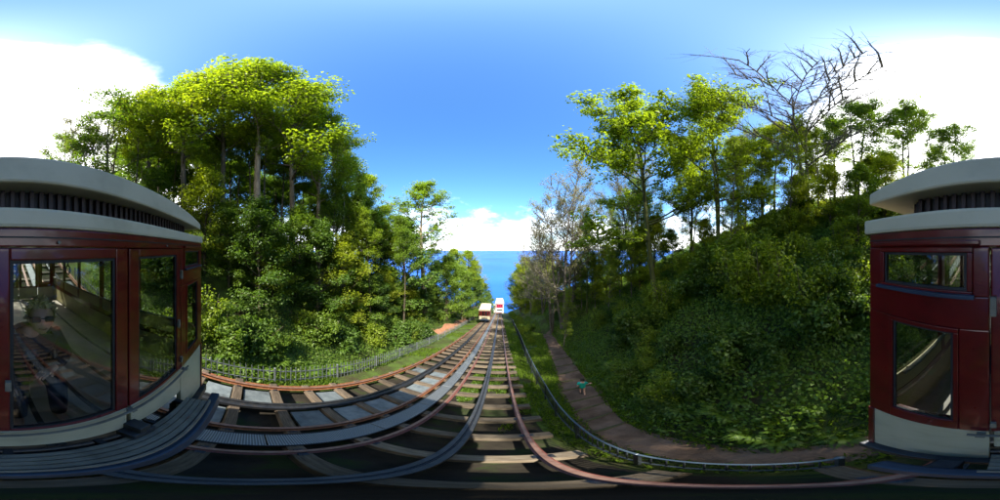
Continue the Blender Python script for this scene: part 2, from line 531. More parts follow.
def ground(x, y):
    x = np.asarray(x, float); y = np.asarray(y, float)
    yy = np.where(y > 95, 95 + (y-95)*1.9, y)
    z = plane(yy)
    xl = lerp_tab(FENCE_L, y); xr = lerp_tab(FENCE_R, y); pc = lerp_tab(PATH_C, y)
    # hollow under the tracks
    bed = -0.62 + 0.05*vnoise(x*3, y*3)
    shoulder_l = -0.42
    z_off = np.where(x > -4.7, bed, shoulder_l)
    z_off = bed + (shoulder_l-bed)*ss(-x, 4.55, 5.0)
    # right: drop to the path, then the steep bank
    pathz = -1.03
    z_off = z_off + (pathz-bed)*ss(x, 0.75, xr+0.25)
    pr = (p_right(y))*(1-ss(y, 20, 30)) + 4.6*ss(y, 20, 30)
    rr = np.clip(x-pr-0.15, 0, None)
    bank_r = 11.5*(1-np.exp(-rr*0.92/11.5*1.15)) + ss(rr, 0.4, 3)*0.55*vnoise(x, y, 2)
    rl = np.clip(xl-0.9-x, 0, None)
    bank_l = 12.0*(1-np.exp(-rl*0.60/12.0*1.2)) + ss(rl, 0.3, 3)*0.5*vnoise(x, y, 5)
    z = z + z_off + bank_r*ss(-y, -130, -60) + bank_l*ss(-y, -130, -60)
    z = z + 0.06*vnoise(x*2.3, y*2.3, 1)*ss(np.abs(x+2), 3.5, 6)
    return z


def gz(x, y):
    return float(ground(x, y))


def build_terrain():
    xs = np.concatenate([np.linspace(-90, -16, 30), np.linspace(-15.5, -5.5, 34), np.linspace(-5.3, 4.2, 48), np.linspace(4.5, 16, 36), np.linspace(17, 90, 30)])
    ys = np.concatenate([np.linspace(-70, -15, 24), np.linspace(-14, 24, 120), np.linspace(25, 100, 90), np.linspace(101, 150, 25)])
    X, Y = np.meshgrid(xs, ys)
    Z = ground(X, Y)
    V = np.stack([X, Y, Z], -1).reshape(-1, 3)
    nx, ny = len(xs), len(ys)
    i, j = np.meshgrid(np.arange(nx-1), np.arange(ny-1))
    a = (j*nx+i).ravel()
    Q = np.stack([a, a+1, a+nx+1, a+nx], -1)
    o = link('hillside', mesh_np('hillside', V, Q, 'terrain', True))
    tag(o, 'steep wooded hillside falling away to the sea', kind='structure')
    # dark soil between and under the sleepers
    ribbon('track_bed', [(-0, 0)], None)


def strip(name, ys, xa, xb, lift, mat, n=8, crown=0.0):
    """a sheet draped on the ground between two x curves"""
    V = []; Q = []
    for k, y in enumerate(ys):
        a, b = xa(y), xb(y)
        for i in range(n+1):
            x = a+(b-a)*i/n
            V.append((x, y, gz(x, y)+lift+crown*math.sin(math.pi*i/n)))
    for k in range(len(ys)-1):
        for i in range(n):
            q = k*(n+1)+i
            Q.append((q, q+1, q+n+2, q+n+1))
    return link(name, mesh_np(name, np.array(V), np.array(Q), mat, True))


def ribbon(*a):
    pass


build_terrain()
tag(strip('track_bed', np.arange(-14, 92, 0.35), lambda y: -4.62, lambda y: 0.82, 0.02, 'bed', 16), 'dark soil under the sleepers', kind='structure')  # very dark soil-coloured strip over the sunken bed of both tracks

path = tag(strip('footpath', np.arange(-14, 24, 0.3), lambda y: p_left(y)+0.1*math.sin(y*1.7), lambda y: p_right(y)+0.12*math.sin(y*1.3+1), 0.03, 'path', 8), 'brown earth footpath with log steps beside the right fence', kind='structure')
for y in (2.6, 3.35, 4.15, 4.9, 6.1, 7.2, 8.4, 9.8, 11.4):
    c = float(lerp_tab(PATH_C, y)); w = float(lerp_tab(PATH_WT, y))/2-0.04
    tilt = rnd.uniform(-.12, .12)
    mb = MB(); mb.rod((-w, -tilt*w, 0.0), (w, tilt*w, rnd.uniform(-.02, .02)), 0.062, 9, 0.052)
    mb.build('step_log', 'log', path, True, (c, y, gz(c, y)+0.035))
tag(strip('dirt_track', np.arange(19, 42, 0.5), lambda y: lerp_tab(FENCE_L, y)-1.9-0.25*math.sin(y*.8), lambda y: lerp_tab(FENCE_L, y)-0.7, 0.04, 'dirt', 5), 'orange earth track behind the left fence', kind='structure')

# the sea
sv_, sq = [], []
rings = [0, 200, 500, 1200, 3000, 8000, 20000]
segs = 96
SEA = -78.0
V = [(0, 60, SEA)]; T = []; Q = []
for r in rings[1:]:
    for k in range(segs):
        a = 2*math.pi*k/segs
        V.append((r*math.sin(a), 60+r*math.cos(a), SEA))
for k in range(segs): T.append((0, 1+(k+1) % segs, 1+k))
for ri in range(len(rings)-2):
    for k in range(segs):
        a = 1+ri*segs+k; b = 1+ri*segs+(k+1) % segs
        Q.append((a, b, b+segs, a+segs))
tag(link('sea', mesh_np('sea', np.array(V), np.array(Q), 'sea', False, np.array(T))), 'calm blue sea reaching the horizon', kind='structure')

# ------------------------------------------------------------------ tracks
Y0, Y1 = -13.0, 88.0
TR, TL = -0.57, -3.47            # centre lines of the two tracks
G = 1.0                          # half gauge


def along(name, mat, x, prof, y0, y1, parent, smoothed=False):
    """extrude an (x, up) profile along the incline"""
    n = len(prof)
    V = []
    for y in (y0, y1):
        for px, pz in prof: V.append((x+px, y, plane(y)+pz))
    mb = MB()
    vv = [mb.bm.verts.new(v) for v in V]
    for i in range(n):
        mb.bm.faces.new((vv[i], vv[n+i], vv[n+(i+1) % n], vv[(i+1) % n]))
    mb.bm.faces.new(vv[:n]); mb.bm.faces.new(vv[n:][::-1])
    return mb.build(name, mat, parent, smoothed)


RAIL = [(-.065, -.150), (.065, -.150), (.065, -.132), (.012, -.118), (.012, -.045), (.036, -.035), (.036, -.012), (-.036, -.012), (-.036, -.035), (-.012, -.045), (-.012, -.118), (-.065, -.132)]
HEAD = [(-.036, -.0119), (.036, -.0119), (.036, -.004), (.028, .0), (-.028, .0), (-.036, -.004)]


def sleeper_mesh(k, ln, mat):
    r = random.Random(k)
    mb = MB(); mb.box(-ln/2, ln/2, -.115, .115, -.16, 0, 0.015)
    for v in mb.bm.verts:
        v.co.x += r.uniform(-.02, .02); v.co.z += r.uniform(-.008, .008); v.co.y += r.uniform(-.008, .008)
    return mb.data('sleeper', mat)


def make_track(cx, label, railmat, slmat, x0, x1, seed, phase):
    root = thing('railway_track', label, 'railway track', (cx, 0, plane(0)))
    inv = Vector((cx, 0, plane(0)))

    def put(o):
        o.location = o.location - inv if o.location.length else -inv
        return o
    for s in (-1, 1):
        r = put(along('rail', railmat, cx+s*G, RAIL, Y0, Y1, root))
        h = along('rail_head', 'rail_head', cx+s*G, HEAD, Y0, Y1, r)
    ms = [sleeper_mesh(seed+k, x1-x0, slmat) for k in range(4)]
    y = Y0+0.3+phase
    k = 0
    rr = random.Random(seed)
    while y < Y1-0.3:
        o = link('sleeper', ms[k % 4], root, ((x0+x1)/2-cx+rr.uniform(-.05, .05), y, plane(y)-0.152-plane(0)), (-math.atan(SL)+rr.uniform(-.01, .01), rr.uniform(-.006, .006), rr.uniform(-.02, .02)))
        k += 1
        y += 1.0+rr.uniform(-.03, .03)
    return root


tr = make_track(TR, 'right railway track with maroon rails and slate-blue central cable girder', 'rail', 'wood', TR-1.42, TR+1.46, 3, 0.17)
tl = make_track(TL, 'left railway track with rusty rails and black central girder beside the palisade fence', 'rust', 'wood_dark', TL-1.33, TL+1.30, 90, 0.4)
inv_r = Vector((TR, 0, plane(0))); inv_l = Vector((TL, 0, plane(0)))
GIRDER = [(-.10, -.15), (.10, -.15), (.10, .02), (.022, .02), (.022, -.05), (-.022, -.05), (-.022, .02), (-.10, .02)]
o = along('cable_girder', 'slate_steel', TR, GIRDER, Y0, Y1, tr); o.location = -inv_r
GIRD2 = [(-.13, -.15), (.13, -.15), (.13, -.02), (.09, .01), (.03, .01), (.03, -.06), (-.03, -.06), (-.03, .01), (-.09, .01), (-.13, -.02)]
o = along('cable_girder', 'dark_steel', TL, GIRD2, Y0, Y1, tl); o.location = -inv_l
CAB = [(.013*math.cos(a*math.pi/3), -.03+.013*math.sin(a*math.pi/3)) for a in range(6)]
for cx, rt, iv in ((TR, tr, inv_r), (TL, tl, inv_l)):
    o = along('cable', 'dark_steel', cx, CAB, Y0, Y1, rt); o.location = -iv
# rail fastenings
cl = MB(); cl.box(-.12, .12, -.06, .06, 0, .018, .004); cl.box(-.10, -.075, -.02, .02, .018, .045); cl.box(.075, .10, -.02, .02, .018, .045)
clm = cl.data('rail_chair', 'dark_steel')
for rt, cx in ((tr, TR), (tl, TL)):
    for sl in [c for c in kids(rt) if c.name.startswith('sleeper')]:
        y = sl.location.y
        if y < -3 or y > 9: continue
        for s in (-1, 1):
            link('rail_chair', clm, sl, (cx+s*G-cx-sl.location.x, 0, 0.0015))
# concrete slabs lying between the sleepers of the left track
sm = MB(); sm.box(-.37, .37, -.36, .36, -.06, 0, .012); slab_a = sm.data('slab', 'slab')
sm = MB(); sm.box(-.33, .33, -.36, .36, -.06, 0, .012); slab_b = sm.data('slab', 'slab')
ys_l = sorted(c.location.y for c in kids(tl) if c.name.startswith('sleeper'))
for ya, yb in zip(ys_l[:-1], ys_l[1:]):
    ym = (ya+yb)/2
    if ym < -9 or ym > 7.5: continue
    for dx, me, gone in ((0.52, slab_a, (0.6,)), (-0.53, slab_b, (1.6, 3.6, 4.6, 5.6, 6.6))):
        if any(abs(ym-g) < 0.5 for g in gone): continue
        link('slab', me, tl, (dx+rnd.uniform(-.02, .02), ym+rnd.uniform(-.02, .02), plane(ym)-plane(0)-0.235), (-math.atan(SL)+rnd.uniform(-.02, .02), rnd.uniform(-.03, .03), rnd.uniform(-.03, .03)))
# grating walkway between the tracks
walk = thing('grating_walkway', 'narrow grey steel grating walkway between the two railway tracks', 'walkway', (-2.03, 0, plane(0)))
gm = MB(); gm.box(-.2, .2, -.985, .985, -.035, 0, .004); gme = gm.data('grating_panel', 'grating')
cs = math.cos(math.atan(SL))
for k in range(50):
    y = Y0+0.95+k*2.0*cs
    if y > Y1: break
    link('grating_panel', gme, walk, (rnd.uniform(-.006, .006), y, -0.07-SL*y), (-math.atan(SL), 0, rnd.uniform(-.004, .004)))
for s in (-1, 1):
    o = along('edge_angle', 'dark_steel', -2.03+s*.213, [(-.01, -.13), (.01, -.13), (.01, -.055), (-.01, -.055)], Y0, Y1, walk); o.location = (2.03, 0, -plane(0))
# left-hand edging timber beyond the left rail
edge = thing('edging_timber', 'rusty brown edging beam along the outer side of the left track', 'beam', (-4.72, 0, plane(0)))
for k in range(14):
    ya = Y0+k*4.0; yb = ya+3.97
    MB().bar((0, ya, -SL*ya-.30), (0, yb, -SL*yb-.30), .12, .16, bev=.012).build('timber_length', 'rust', edge)

# ------------------------------------------------------------------ fences
fl = thing('palisade_fence', 'grey galvanised palisade fence with pointed pickets beside the left track', 'fence', (-4.85, 0, gz(-4.85, 0)))
org = Vector(fl.location)
pk = MB()
pk.box(-.008, .008, -.014, .014, -.05, .90)
bmv = [v for v in pk.bm.verts if v.co.z > .5]
tip = [pk.bm.verts.new((x, 0, .97)) for x in (-.008, .008)]
for sx in (0, 1):
    pair = sorted([v for v in bmv if (v.co.x > 0) == bool(sx)], key=lambda v: v.co.y)
    pk.bm.faces.new((pair[0], tip[sx], pair[1]))
for sy in (0, 1):
    pr_ = sorted([v for v in bmv if (v.co.y > 0) == bool(sy)], key=lambda v: v.co.x)
    pk.bm.faces.new((pr_[0], pr_[1], tip[1], tip[0]))
picket_me = pk.data('picket', 'galv')
pm = MB(); pm.box(-.035, .035, -.03, .03, -.3, .99, .006); post_me = pm.data('post', 'galv')


def fl_pt(y):
    x = float(lerp_tab(FENCE_L, y))
    return Vector((x, y, gz(x-0.1, y)))


y = -9.4
prev = None
posts = []
while y < 46:
    p = fl_pt(y)
    link('post', post_me, fl, p-org, (0, 0, 0))
    posts.append(p)
    y += 2.55 if y < 20 else 3.2
npk = 0
for a, b in zip(posts[:-1], posts[1:]):
    d = b-a
    ang = math.atan2(d.y, d.x)-math.pi/2
    for h in (.22, .76):
        MB().bar(a-org+Vector((-.035, 0, h)), b-org+Vector((-.035, 0, h)), .03, .045).build('fence_rail', 'galv', fl)
    n = 14 if a.y < 9 else (12 if a.y < 20 else 13)
    for k in range(1, n):
        p = a+d*(k/n)
        npk += 1
        link('picket', picket_me, fl, p-org+Vector((0.012, 0, rnd.uniform(-.012, .012))), (rnd.uniform(-.02, .02), 0, ang), (1, 1, 1.12))

fr = thing('railing', 'dark steel railing with blue top rail between the right track and the path', 'railing', (1.0, 0, plane(0)))
org = Vector(fr.location)
ys_f = [-0.62+0.02, 0.9, 2.4, 3.9, 5.4, 7.2, 9, 11, 13, 15.5, 18, 21, 24, 27.5, 31, 35, 40]


def fr_pt(y, off):
    return Vector((float(lerp_tab(FENCE_R, y)), y, plane(y, off)))


pm = MB(); pm.box(-.028, .028, -.028, .028, -1.35, .0, .006); post_r = pm.data('post', 'fence_dark')
bm_ = MB(); bm_.rod((0, 0, -.86), (0, 0, -.01), .0105, 6); bar_me = bm_.data('bar', 'fence_dark', True)
for y in ys_f:
    link('post', post_r, fr, fr_pt(y, .58)-org)
b_ = MB(); b_.ball((0, 0, .05), .045); b_.build('finial', 'fence_blue', fr, True, fr_pt(ys_f[0], .6)-org)
for ya, yb in zip(ys_f[:-1], ys_f[1:]):
    a, b = fr_pt(ya, .60)-org, fr_pt(yb, .60)-org
    MB().bar(a, b, .042, .024, bev=.006).build('top_rail', 'fence_blue', fr)
    MB().bar(a+Vector((0, 0, -.88)), b+Vector((0, 0, -.88)), .04, .02).build('bottom_rail', 'fence_dark', fr)
    n = max(3, int((b-a).length/(.155 if yb < 9 else .22)))
    for k in range(1, n):
        link('bar', bar_me, fr, a+(b-a)*(k/n))
# the older rail beside the carriage, beyond the end of the railing
fo = thing('handrail', 'short grey tubular handrail on the path beside the carriage', 'handrail', (1.18, -2.0, gz(1.18, -2.0)))
for dy in (-2.4, -1.2, 0, .75):
    MB().rod((0, dy, -SL*dy-.25), (0, dy, -SL*dy+.9), .022, 8).build('post', 'galv', fo, True)
for h in (.5, .9):
    MB().rod((0, -2.4, 2.4*SL+h), (0, .75, -.75*SL+h), .02, 8).build('rail', 'galv', fo, True)

# ------------------------------------------------------------------ the carriage
CX, FY, BY = -0.63, -0.60, -5.38     # centre line, downhill end, uphill end


def make_carriage():
    root = thing('cliff_railway_carriage', 'maroon and cream cliff railway carriage close behind the viewpoint', 'carriage', (CX, FY, -2.45))
    W = 1.27
    Ln = FY-BY

    def B(name, mat, boxes, parent=root, bev=.006):
        mb = MB()
        for b in boxes: mb.box(b[0], b[1], b[2], b[3], b[4]+2.45, b[5]+2.45, bev)
        return mb.build(name, mat, parent)

    def BB(name, mat, boxes, parent=root, bev=.006):
        for b in boxes: B(name, mat, [b], parent, bev)

    def pane(name, x0, x1, y, z0, z1, parent):
        return B(name, 'glass', [(x0, x1, y-.003, y+.003, z0, z1)], parent, 0)
    # floor, ceiling, body corners
    B('floor', 'floor', [(-W+.06, W-.06, -Ln+.06, -.06, -1.78, -1.72)])
    B('ceiling', 'cream', [(-W+.06, W-.06, -Ln+.06, -.06, .072, .11)])
    for end in (0, 1):
        # y of outer and inner face of this end wall
        def Y(a, b):
            return (-b, -a) if end == 0 else (-Ln+a, -Ln+b)
        o_, i_ = Y(0, .06)
        wall = B('end_wall', 'maroon', [
            (-W, W, o_, i_, .012, .084),                      # header
            (-W, -1.13, o_, i_, -1.31, -.335), (1.13, W, o_, i_, -1.31, -.335),
            (-.79, -.67, o_, i_, -1.31, -.335), (.67, .79, o_, i_, -1.31, -.335),
            (-W, -1.185, o_, i_, -.185, .012), (1.185, W, o_, i_, -.185, .012),
            (-.735, -.67, o_, i_, -.185, .012), (.67, .735, o_, i_, -.185, .012),
            (-W, -.67, o_, i_, -.335, -.185), (.67, W, o_, i_, -.335, -.185),
            (-1.13, -.79, o_, i_, -1.31, -1.17), (.79, 1.13, o_, i_, -1.31, -1.17)])
        a, b = Y(-.004, .0)
        B('header_trim', 'black', [(-W+.01, W-.01, a, b, .046, .052)], wall, 0)
        for s in (-1, 1):
            x0, x1 = sorted((s*.67, s*1.262))
            a, b = Y(.004, .05)
            cp = B('cream_panel', 'cream', [(x0, x1, a, b, -2.26, -1.312)])
            a, b = Y(-.008, .02)
            B('edge_strip', 'maroon', [tuple(sorted((s*1.235, s*1.275)))+(a, b, -2.26, -1.31)], cp, .004)
            # upper vent window and lower window, each with its frame
            for (xa, xb, za, zb, nm) in ((.735, 1.185, -.185, .012, 'vent_window'), (.79, 1.13, -1.17, -.335, 'end_window')):
                x0, x1 = sorted((s*xa, s*xb))
                a, b = Y(-.006, .03)
                f = .022
                fw = B(nm, 'maroon', [(x0, x1, a, b, zb-f, zb), (x0, x1, a, b, za, za+f), (x0, x0+f, a, b, za+f, zb-f), (x1-f, x1, a, b, za+f, zb-f)], root, .004)
                a, b = Y(.004, .016)
                g = .012
                B('gasket', 'black', [(x0+f, x1-f, a, b, zb-f-g, zb-f), (x0+f, x1-f, a, b, za+f, za+f+g), (x0+f, x0+f+g, a, b, za+f+g, zb-f-g), (x1-f-g, x1-f, a, b, za+f+g, zb-f-g)], fw, 0)
                yy = Y(.012, .012)[0]
                pane('pane', x0+f+g-.002, x1-f-g+.002, yy, za+f+g-.002, zb-f-g+.002, fw)
                if nm == 'vent_window':
                    a, b = Y(-.03, -.006)
                    B('vent_sill', 'blue_steel', [(x0-.01, x1+.01, a, b, za-.004, za+.012)], fw, .002)
                    a, b = Y(-.028, -.006)
                    B('rain_strip', 'maroon', [(x0-.03, x1+.03, a, b, zb+.006, zb+.026)], fw, .005)
            # door leaf
            x0, x1 = sorted((s*.006, s*.664))
            si, so = (.085, .072)
            if s > 0: xi0, xi1, xo0, xo1 = x0, x0+si, x1-so, x1
            else: xi0, xi1, xo0, xo1 = x1-si, x1, x0, x0+so
            a, b = Y(.002, .045)
            d = B('door', 'maroon', [(xi0, xi1, a, b, -1.31, .008), (xo0, xo1, a, b, -1.31, .008),
                                     (min(xi1, xo1), max(xi0, xo0), a, b, -.04, .008), (min(xi1, xo1), max(xi0, xo0), a, b, -1.31, -1.275)])
            wx0, wx1 = min(xi1, xo1), max(xi0, xo0)
            a, b = Y(.012, .03); g = .014
            B('gasket', 'black', [(wx0, wx1, a, b, -.04-g, -.04), (wx0, wx1, a, b, -1.275, -1.275+g), (wx0, wx0+g, a, b, -1.275+g, -.04-g), (wx1-g, wx1, a, b, -1.275+g, -.04-g)], d, 0)
            pane('pane', wx0+g-.002, wx1-g+.002, Y(.02, .02)[0], -1.275+g-.002, -.04-g+.002, d)
            a, b = Y(-.002, .04)
            B('door_panel', 'cream', [(x0+.01, x1-.01, a, b, -1.72, -1.314)], d, .012)
            a, b = Y(-.006, -.0025)
            for xr_ in (x0+.03, x1-.03):
                for zr_ in (-1.69, -1.52, -1.345):
                    MB().rod((xr_, a, zr_+2.45), (xr_, b, zr_+2.45), .006, 8).build('rivet', 'cream', d)
            a, b = Y(-.02, .002)
            hx = s*.655
            BB('hinge', 'alloy', [(hx-.012, hx+.012, a, b, -.26, -.18), (hx-.012, hx+.012, a, b, -1.2, -1.12)], d, .003)
            B('handle', 'alloy', [(s*.60-.012, s*.60+.012, a, b, -.72, -.64)], d, .004)
        # bolts and brass studs along the header and the lower rail
        a, b = Y(-.014, -.004)
        for x in (-1.2, -.95, -.4, .4, .95, 1.2):
            MB().rod((x, a, .03+2.45), (x, b, .03+2.45), .007, 8).build('stud', 'alloy', wall)
        # slim guard rail across the doors and its brackets
        a, b = Y(-.045, -.025)
        gr = B('guard_rail', 'alloy', [(-.75, .75, a, b, -1.335, -1.318)], root, .004)
        a, b = Y(-.05, .01)
        BB('bracket', 'alloy', [(x-.018, x+.018, a, b, -1.35, -1.335) for x in (-.7, 0.0, .7)], gr, .003)
        a, b = Y(-.12, .01)
        B('coupling', 'dark_steel', [(-.09, .09, a, b, -1.84, -1.73), (-.045, .045, a, b, -1.72, -1.60)], root, .012)
        # foot board in front of the doors
        for k in range(4):
            a, b = Y(-.055-.048*k-.042, -.055-.048*k)
            B('tread_plank', 'alloy', [(-.66, .66, a, b, -1.88, -1.855)], root, .004)
        a, b = Y(-.27, -.252)
        B('tread_edge', 'alloy', [(-.68, .68, a, b, -1.915, -1.85)], root, .004)
        a, b = Y(-.25, .03)
        BB('tread_bracket', 'dark_steel', [(x-.02, x+.02, a, b, -1.95, -1.885) for x in (-.6, -.2, .2, .6)], root, .004)
        # sole bar and the blue buffer beam
        a, b = Y(-.06, .10)
        B('sole_bar', 'dark_steel', [(-W-.03, W+.03, a, b, -2.40, -2.27)], root, .012)
        a, b = Y(-.29, -.20)
        B('buffer_beam', 'blue_steel', [(-.98, .98, a, b, -2.34, -2.06)], root, .02)
        a, b = Y(-.20, -.06)
        BB('beam_bracket', 'dark_steel', [(x-.05, x+.05, a, b, -2.36, -2.18) for x in (-.8, .8)], root, .01)
        # end of the roof: cornice, clerestory wall with its upright slats
    co = B('cornice', 'roof', [(-W-.04, W+.04, -.06, .008, .086, .166), (-W-.04, W+.04, -Ln-.008, -Ln+.06, .086, .166), (-W-.04, -W+.02, -Ln+.06, -.06, .086, .166), (W-.02, W+.04, -Ln+.06, -.06, .086, .166)], root, .014)
    B('roof_deck', 'maroon', [(-W+.02, W-.02, -Ln+.02, -.02, .11, .158)], root, 0)
    cw = B('clerestory', 'black', [(-1.07, 1.07, -Ln+.16, -.16, .158, .30)], root, 0)
    sl = MB(); sl.box(-.011, .011, -.014, .014, -.056, .056, .003); slm = sl.data('slat', 'slat')
    for end in (0, 1):
        yy = -.142 if end == 0 else -Ln+.142
        B('clerestory_rail', 'maroon', [(-1.07, 1.07, yy-.012, yy+.02, .158, .178)], cw, 0)
        for k in range(46):
            link('slat', slm, cw, (-1.03+k*2.06/45, yy, .232+2.45))
    for s in (-1, 1):
        for k in range(80):
            link('slat', slm, cw, (s*1.088, -.2-k*(Ln-.4)/79, .232+2.45), (0, 0, math.pi/2))
    # arched upper roof
    prof = []
    hw = W+.03
    n = 20
    for i in range(n+1):
        u = -1+2*i/n
        prof.append((u*hw, 2.45+.332+.095*(1-abs(u)**3)))
    for i in range(n+1):
        u = 1-2*i/n
        prof.append((u*hw, 2.45+.262+.03*(1-u*u)))
    rm = MB(); rm.prism(prof, -Ln+.02, -.02)
    roof = rm.build('upper_roof', 'roof', root)
    bv = roof.modifiers.new('bevel', 'BEVEL'); bv.width = .012; bv.segments = 2; bv.limit_method = 'ANGLE'
    for y_ in (-.42, -1.6, -2.9, -4.2):
        rm = MB()
        pp = [(x, z+.006) for x, z in prof[1:n]]
        pp += [(x, z-.02) for x, z in prof[1:n]][::-1]
        rm.prism(pp, y_-.02, y_+.02)
        rm.build('roof_seam', 'roof', roof)
    # sides
    for s in (-1, 1):
        def X(a, b):
            return tuple(sorted((s*(W-a), s*(W-b))))
        xa, xb = X(0, .05)
        side = B('side_wall', 'maroon', [(xa, xb, -Ln+.06, -.06, -.02, .084), (xa, xb, -Ln+.06, -.06, -1.31, -1.20)], root)
        npn = 5
        pw = (Ln-.12)/npn
        for k in range(npn+1):
            yy = -.06-k*pw
            y0, y1 = max(-Ln+.06, yy-.045), min(-.06, yy+.045)
            B('pillar', 'maroon', [(xa, xb, y0, y1, -1.20, -.02)], side)
        for k in range(npn):
            yy = -.06-k*pw
            y0, y1 = yy-pw+.045, yy-.045
            xx = s*(W-.025)
            B('window_pane', 'glass', [(xx-.003, xx+.003, y0, y1, -1.20, -.02)], side, 0)
        xa, xb = X(-.002, .03)
        B('side_panel', 'cream', [(xa, xb, -Ln+.03, -.052, -2.26, -1.312)], root, .008)
        xa, xb = X(.032, .045)
        B('lining', 'inner', [(xa, xb, -Ln+.07, -.07, -1.70, -.98)], side, .003)
        xx = s*(W-.09)
        mb = MB(); mb.rod((xx, -.2, -.94+2.45), (xx, -Ln+.2, -.94+2.45), .018, 8)
        for k in range(5):
            yy = -.3-k*(Ln-.6)/4
            mb.rod((xx, yy, -.94+2.45), (s*(W-.045), yy, -.98+2.45), .01, 6)
        mb.build('grab_rail', 'alloy', side, True)
        xa, xb = X(-.03, .08)
        B('side_sole_bar', 'dark_steel', [(xa, xb, -Ln+.10, -.10, -2.40, -2.27)], root, .01)
    BB('inner_ceiling_rail', 'alloy', [(-.5, -.47, -Ln+.1, -.1, -.06, -.03), (.47, .5, -Ln+.1, -.1, -.06, -.03)], root, .003)
    for k in range(4):
        mb = MB()
        yy = -.35-k*.9
        mb.rod((-.22, yy, -.05+2.45), (-.22, yy-.02, -.20+2.45), .008, 6)
        for i in range(10):
            a0, a1 = 2*math.pi*i/10, 2*math.pi*(i+1)/10
            mb.rod((-.22+.03*math.sin(a0), yy-.02, -.26+2.45+.06*math.cos(a0)), (-.22+.03*math.sin(a1), yy-.02, -.26+2.45+.06*math.cos(a1)), .009, 6)
        mb.build('strap', 'black', root, True)
    bn = B('bench', 'inner', [(-.05, .95, -1.55, -1.12, -1.30, -1.25)], root, .01)
    BB('bench_support', 'dark_steel', [(.0, .04, -1.5, -1.17, -1.72, -1.30), (.86, .90, -1.5, -1.17, -1.72, -1.30)], bn, .004)
    BB('floor_ridge', 'dark_steel', [(x-.02, x+.02, -Ln+.2, -.2, -1.722, -1.712) for x in (-.8, -.4, 0, .4, .8)], root, 0)
    # wedge-shaped running frame under the body
    z_low = lambda y: plane(FY+y)+2.45+.42       # rail plane in local height + clearance
    for s in (-1, 1):
        x = s*.86
        fm = MB()
        fm.bar((x, -.10, z_low(-.10)), (x, -Ln+.1, z_low(-Ln+.1)), .10, .18)
        for k in range(6):
            yy = -.16-k*(Ln-.3)/5
            fm.bar((x, yy, z_low(yy)+.07), (x, yy, .05), .08, .09, up=(0, 1, 0))
        for k in range(4):
            ya = -.16-k*(Ln-.3)/5; yb = -.16-(k+1)*(Ln-.3)/5
            fm.bar((x, ya, z_low(ya)+.1), (x, yb, .03), .05, .06)
        fm.build('wedge_frame', 'dark_steel', root)
    for yy in (-.12, -2.3, -Ln+.14):
        MB().bar((-.86, yy, z_low(yy)), (.86, yy, z_low(yy)), .12, .14).build('cross_beam', 'dark_steel', root)
    wm = MB(); wm.rod((-.04, 0, 0), (.04, 0, 0), .30, 24); wm.rod((.04, 0, 0), (.065, 0, 0), .33, 24); wm.rod((-.06, 0, 0), (-.04, 0, 0), .12, 16)
    wme = wm.data('wheel', 'dark_steel')
    for yy in (-.75, -Ln+.75):
        zc = plane(FY+yy)+2.45+.318
        MB().rod((-.96, yy, zc), (.96, yy, zc), .05, 10).build('axle', 'dark_steel', root)
        for s in (-1, 1):
            link('wheel', wme, root, (s*1.0-.0+(TR-CX), yy, zc), (0, 0, math.pi if s > 0 else 0))
    return root


car = make_carriage()
car2 = copy_tree(car, None, skip=('strap',))
dy = 41.5
car2.location = (TL-0.05, FY+dy, -2.45-SL*dy)
tag(car2, 'white roofed carriage with maroon windows part way down the left track', 'carriage')

# ------------------------------------------------------------------ white cabin at the foot of the line
yb = 84.0
cab = thing('station_cabin', 'white cabin with red framed windows farthest down the track against the sea', 'cabin', (-0.2, yb, plane(yb)-0.4))
mb = MB(); mb.box(-2.1, 2.1, 0, 3.5, -1.2, 5.6, .05); mb.box(-3.3, -2.1, .8, 3.3, -1.2, 4.6, .05)
wall = mb.build('wall', 'white_paint', cab)
mb = MB()
prof = [(-2.4, 5.6), (2.4, 5.6), (1.7, 7.6), (-1.7, 7.6)]
mb.prism(prof, -.35, 3.9); mb.build('roof', 'white_paint', cab)
for x in (-1.55, -.5, .5, 1.55):
    MB().box(x-.16, x+.16, -.12, .0, 3.1, 5.6, .02).build('post', 'red_paint', cab)
MB().box(-2.1, 2.1, -.14, -.02, 5.3, 5.62, .02).build('fascia', 'red_paint', cab)
for x0, x1 in ((-1.39, -.66), (-.34, .34), (.66, 1.39)):
    w_ = MB().box(x0, x1, -.06, -.015, 3.3, 5.2, .01).build('window', 'red_paint', cab)
    MB().box(x0+.08, x1-.08, -.08, -.062, 3.4, 5.1).build('pane', 'glass', w_)
MB().box(-1.5, 1.5, -.08, -.012, 1.5, 2.2, .02).build('sign_board', 'dark_steel', cab)
MB().box(-2.1, 2.1, -.1, -.01, .3, .55, .02).build('band', 'red_paint', cab)
MB().box(-2.2, -2.0, -.18, .78, 3.0, 4.3, .02).build('side_shutter', 'red_paint', cab)

# ------------------------------------------------------------------ vegetation kit


def unit(v):
    return v/np.maximum(np.linalg.norm(v, axis=-1, keepdims=True), 1e-9)


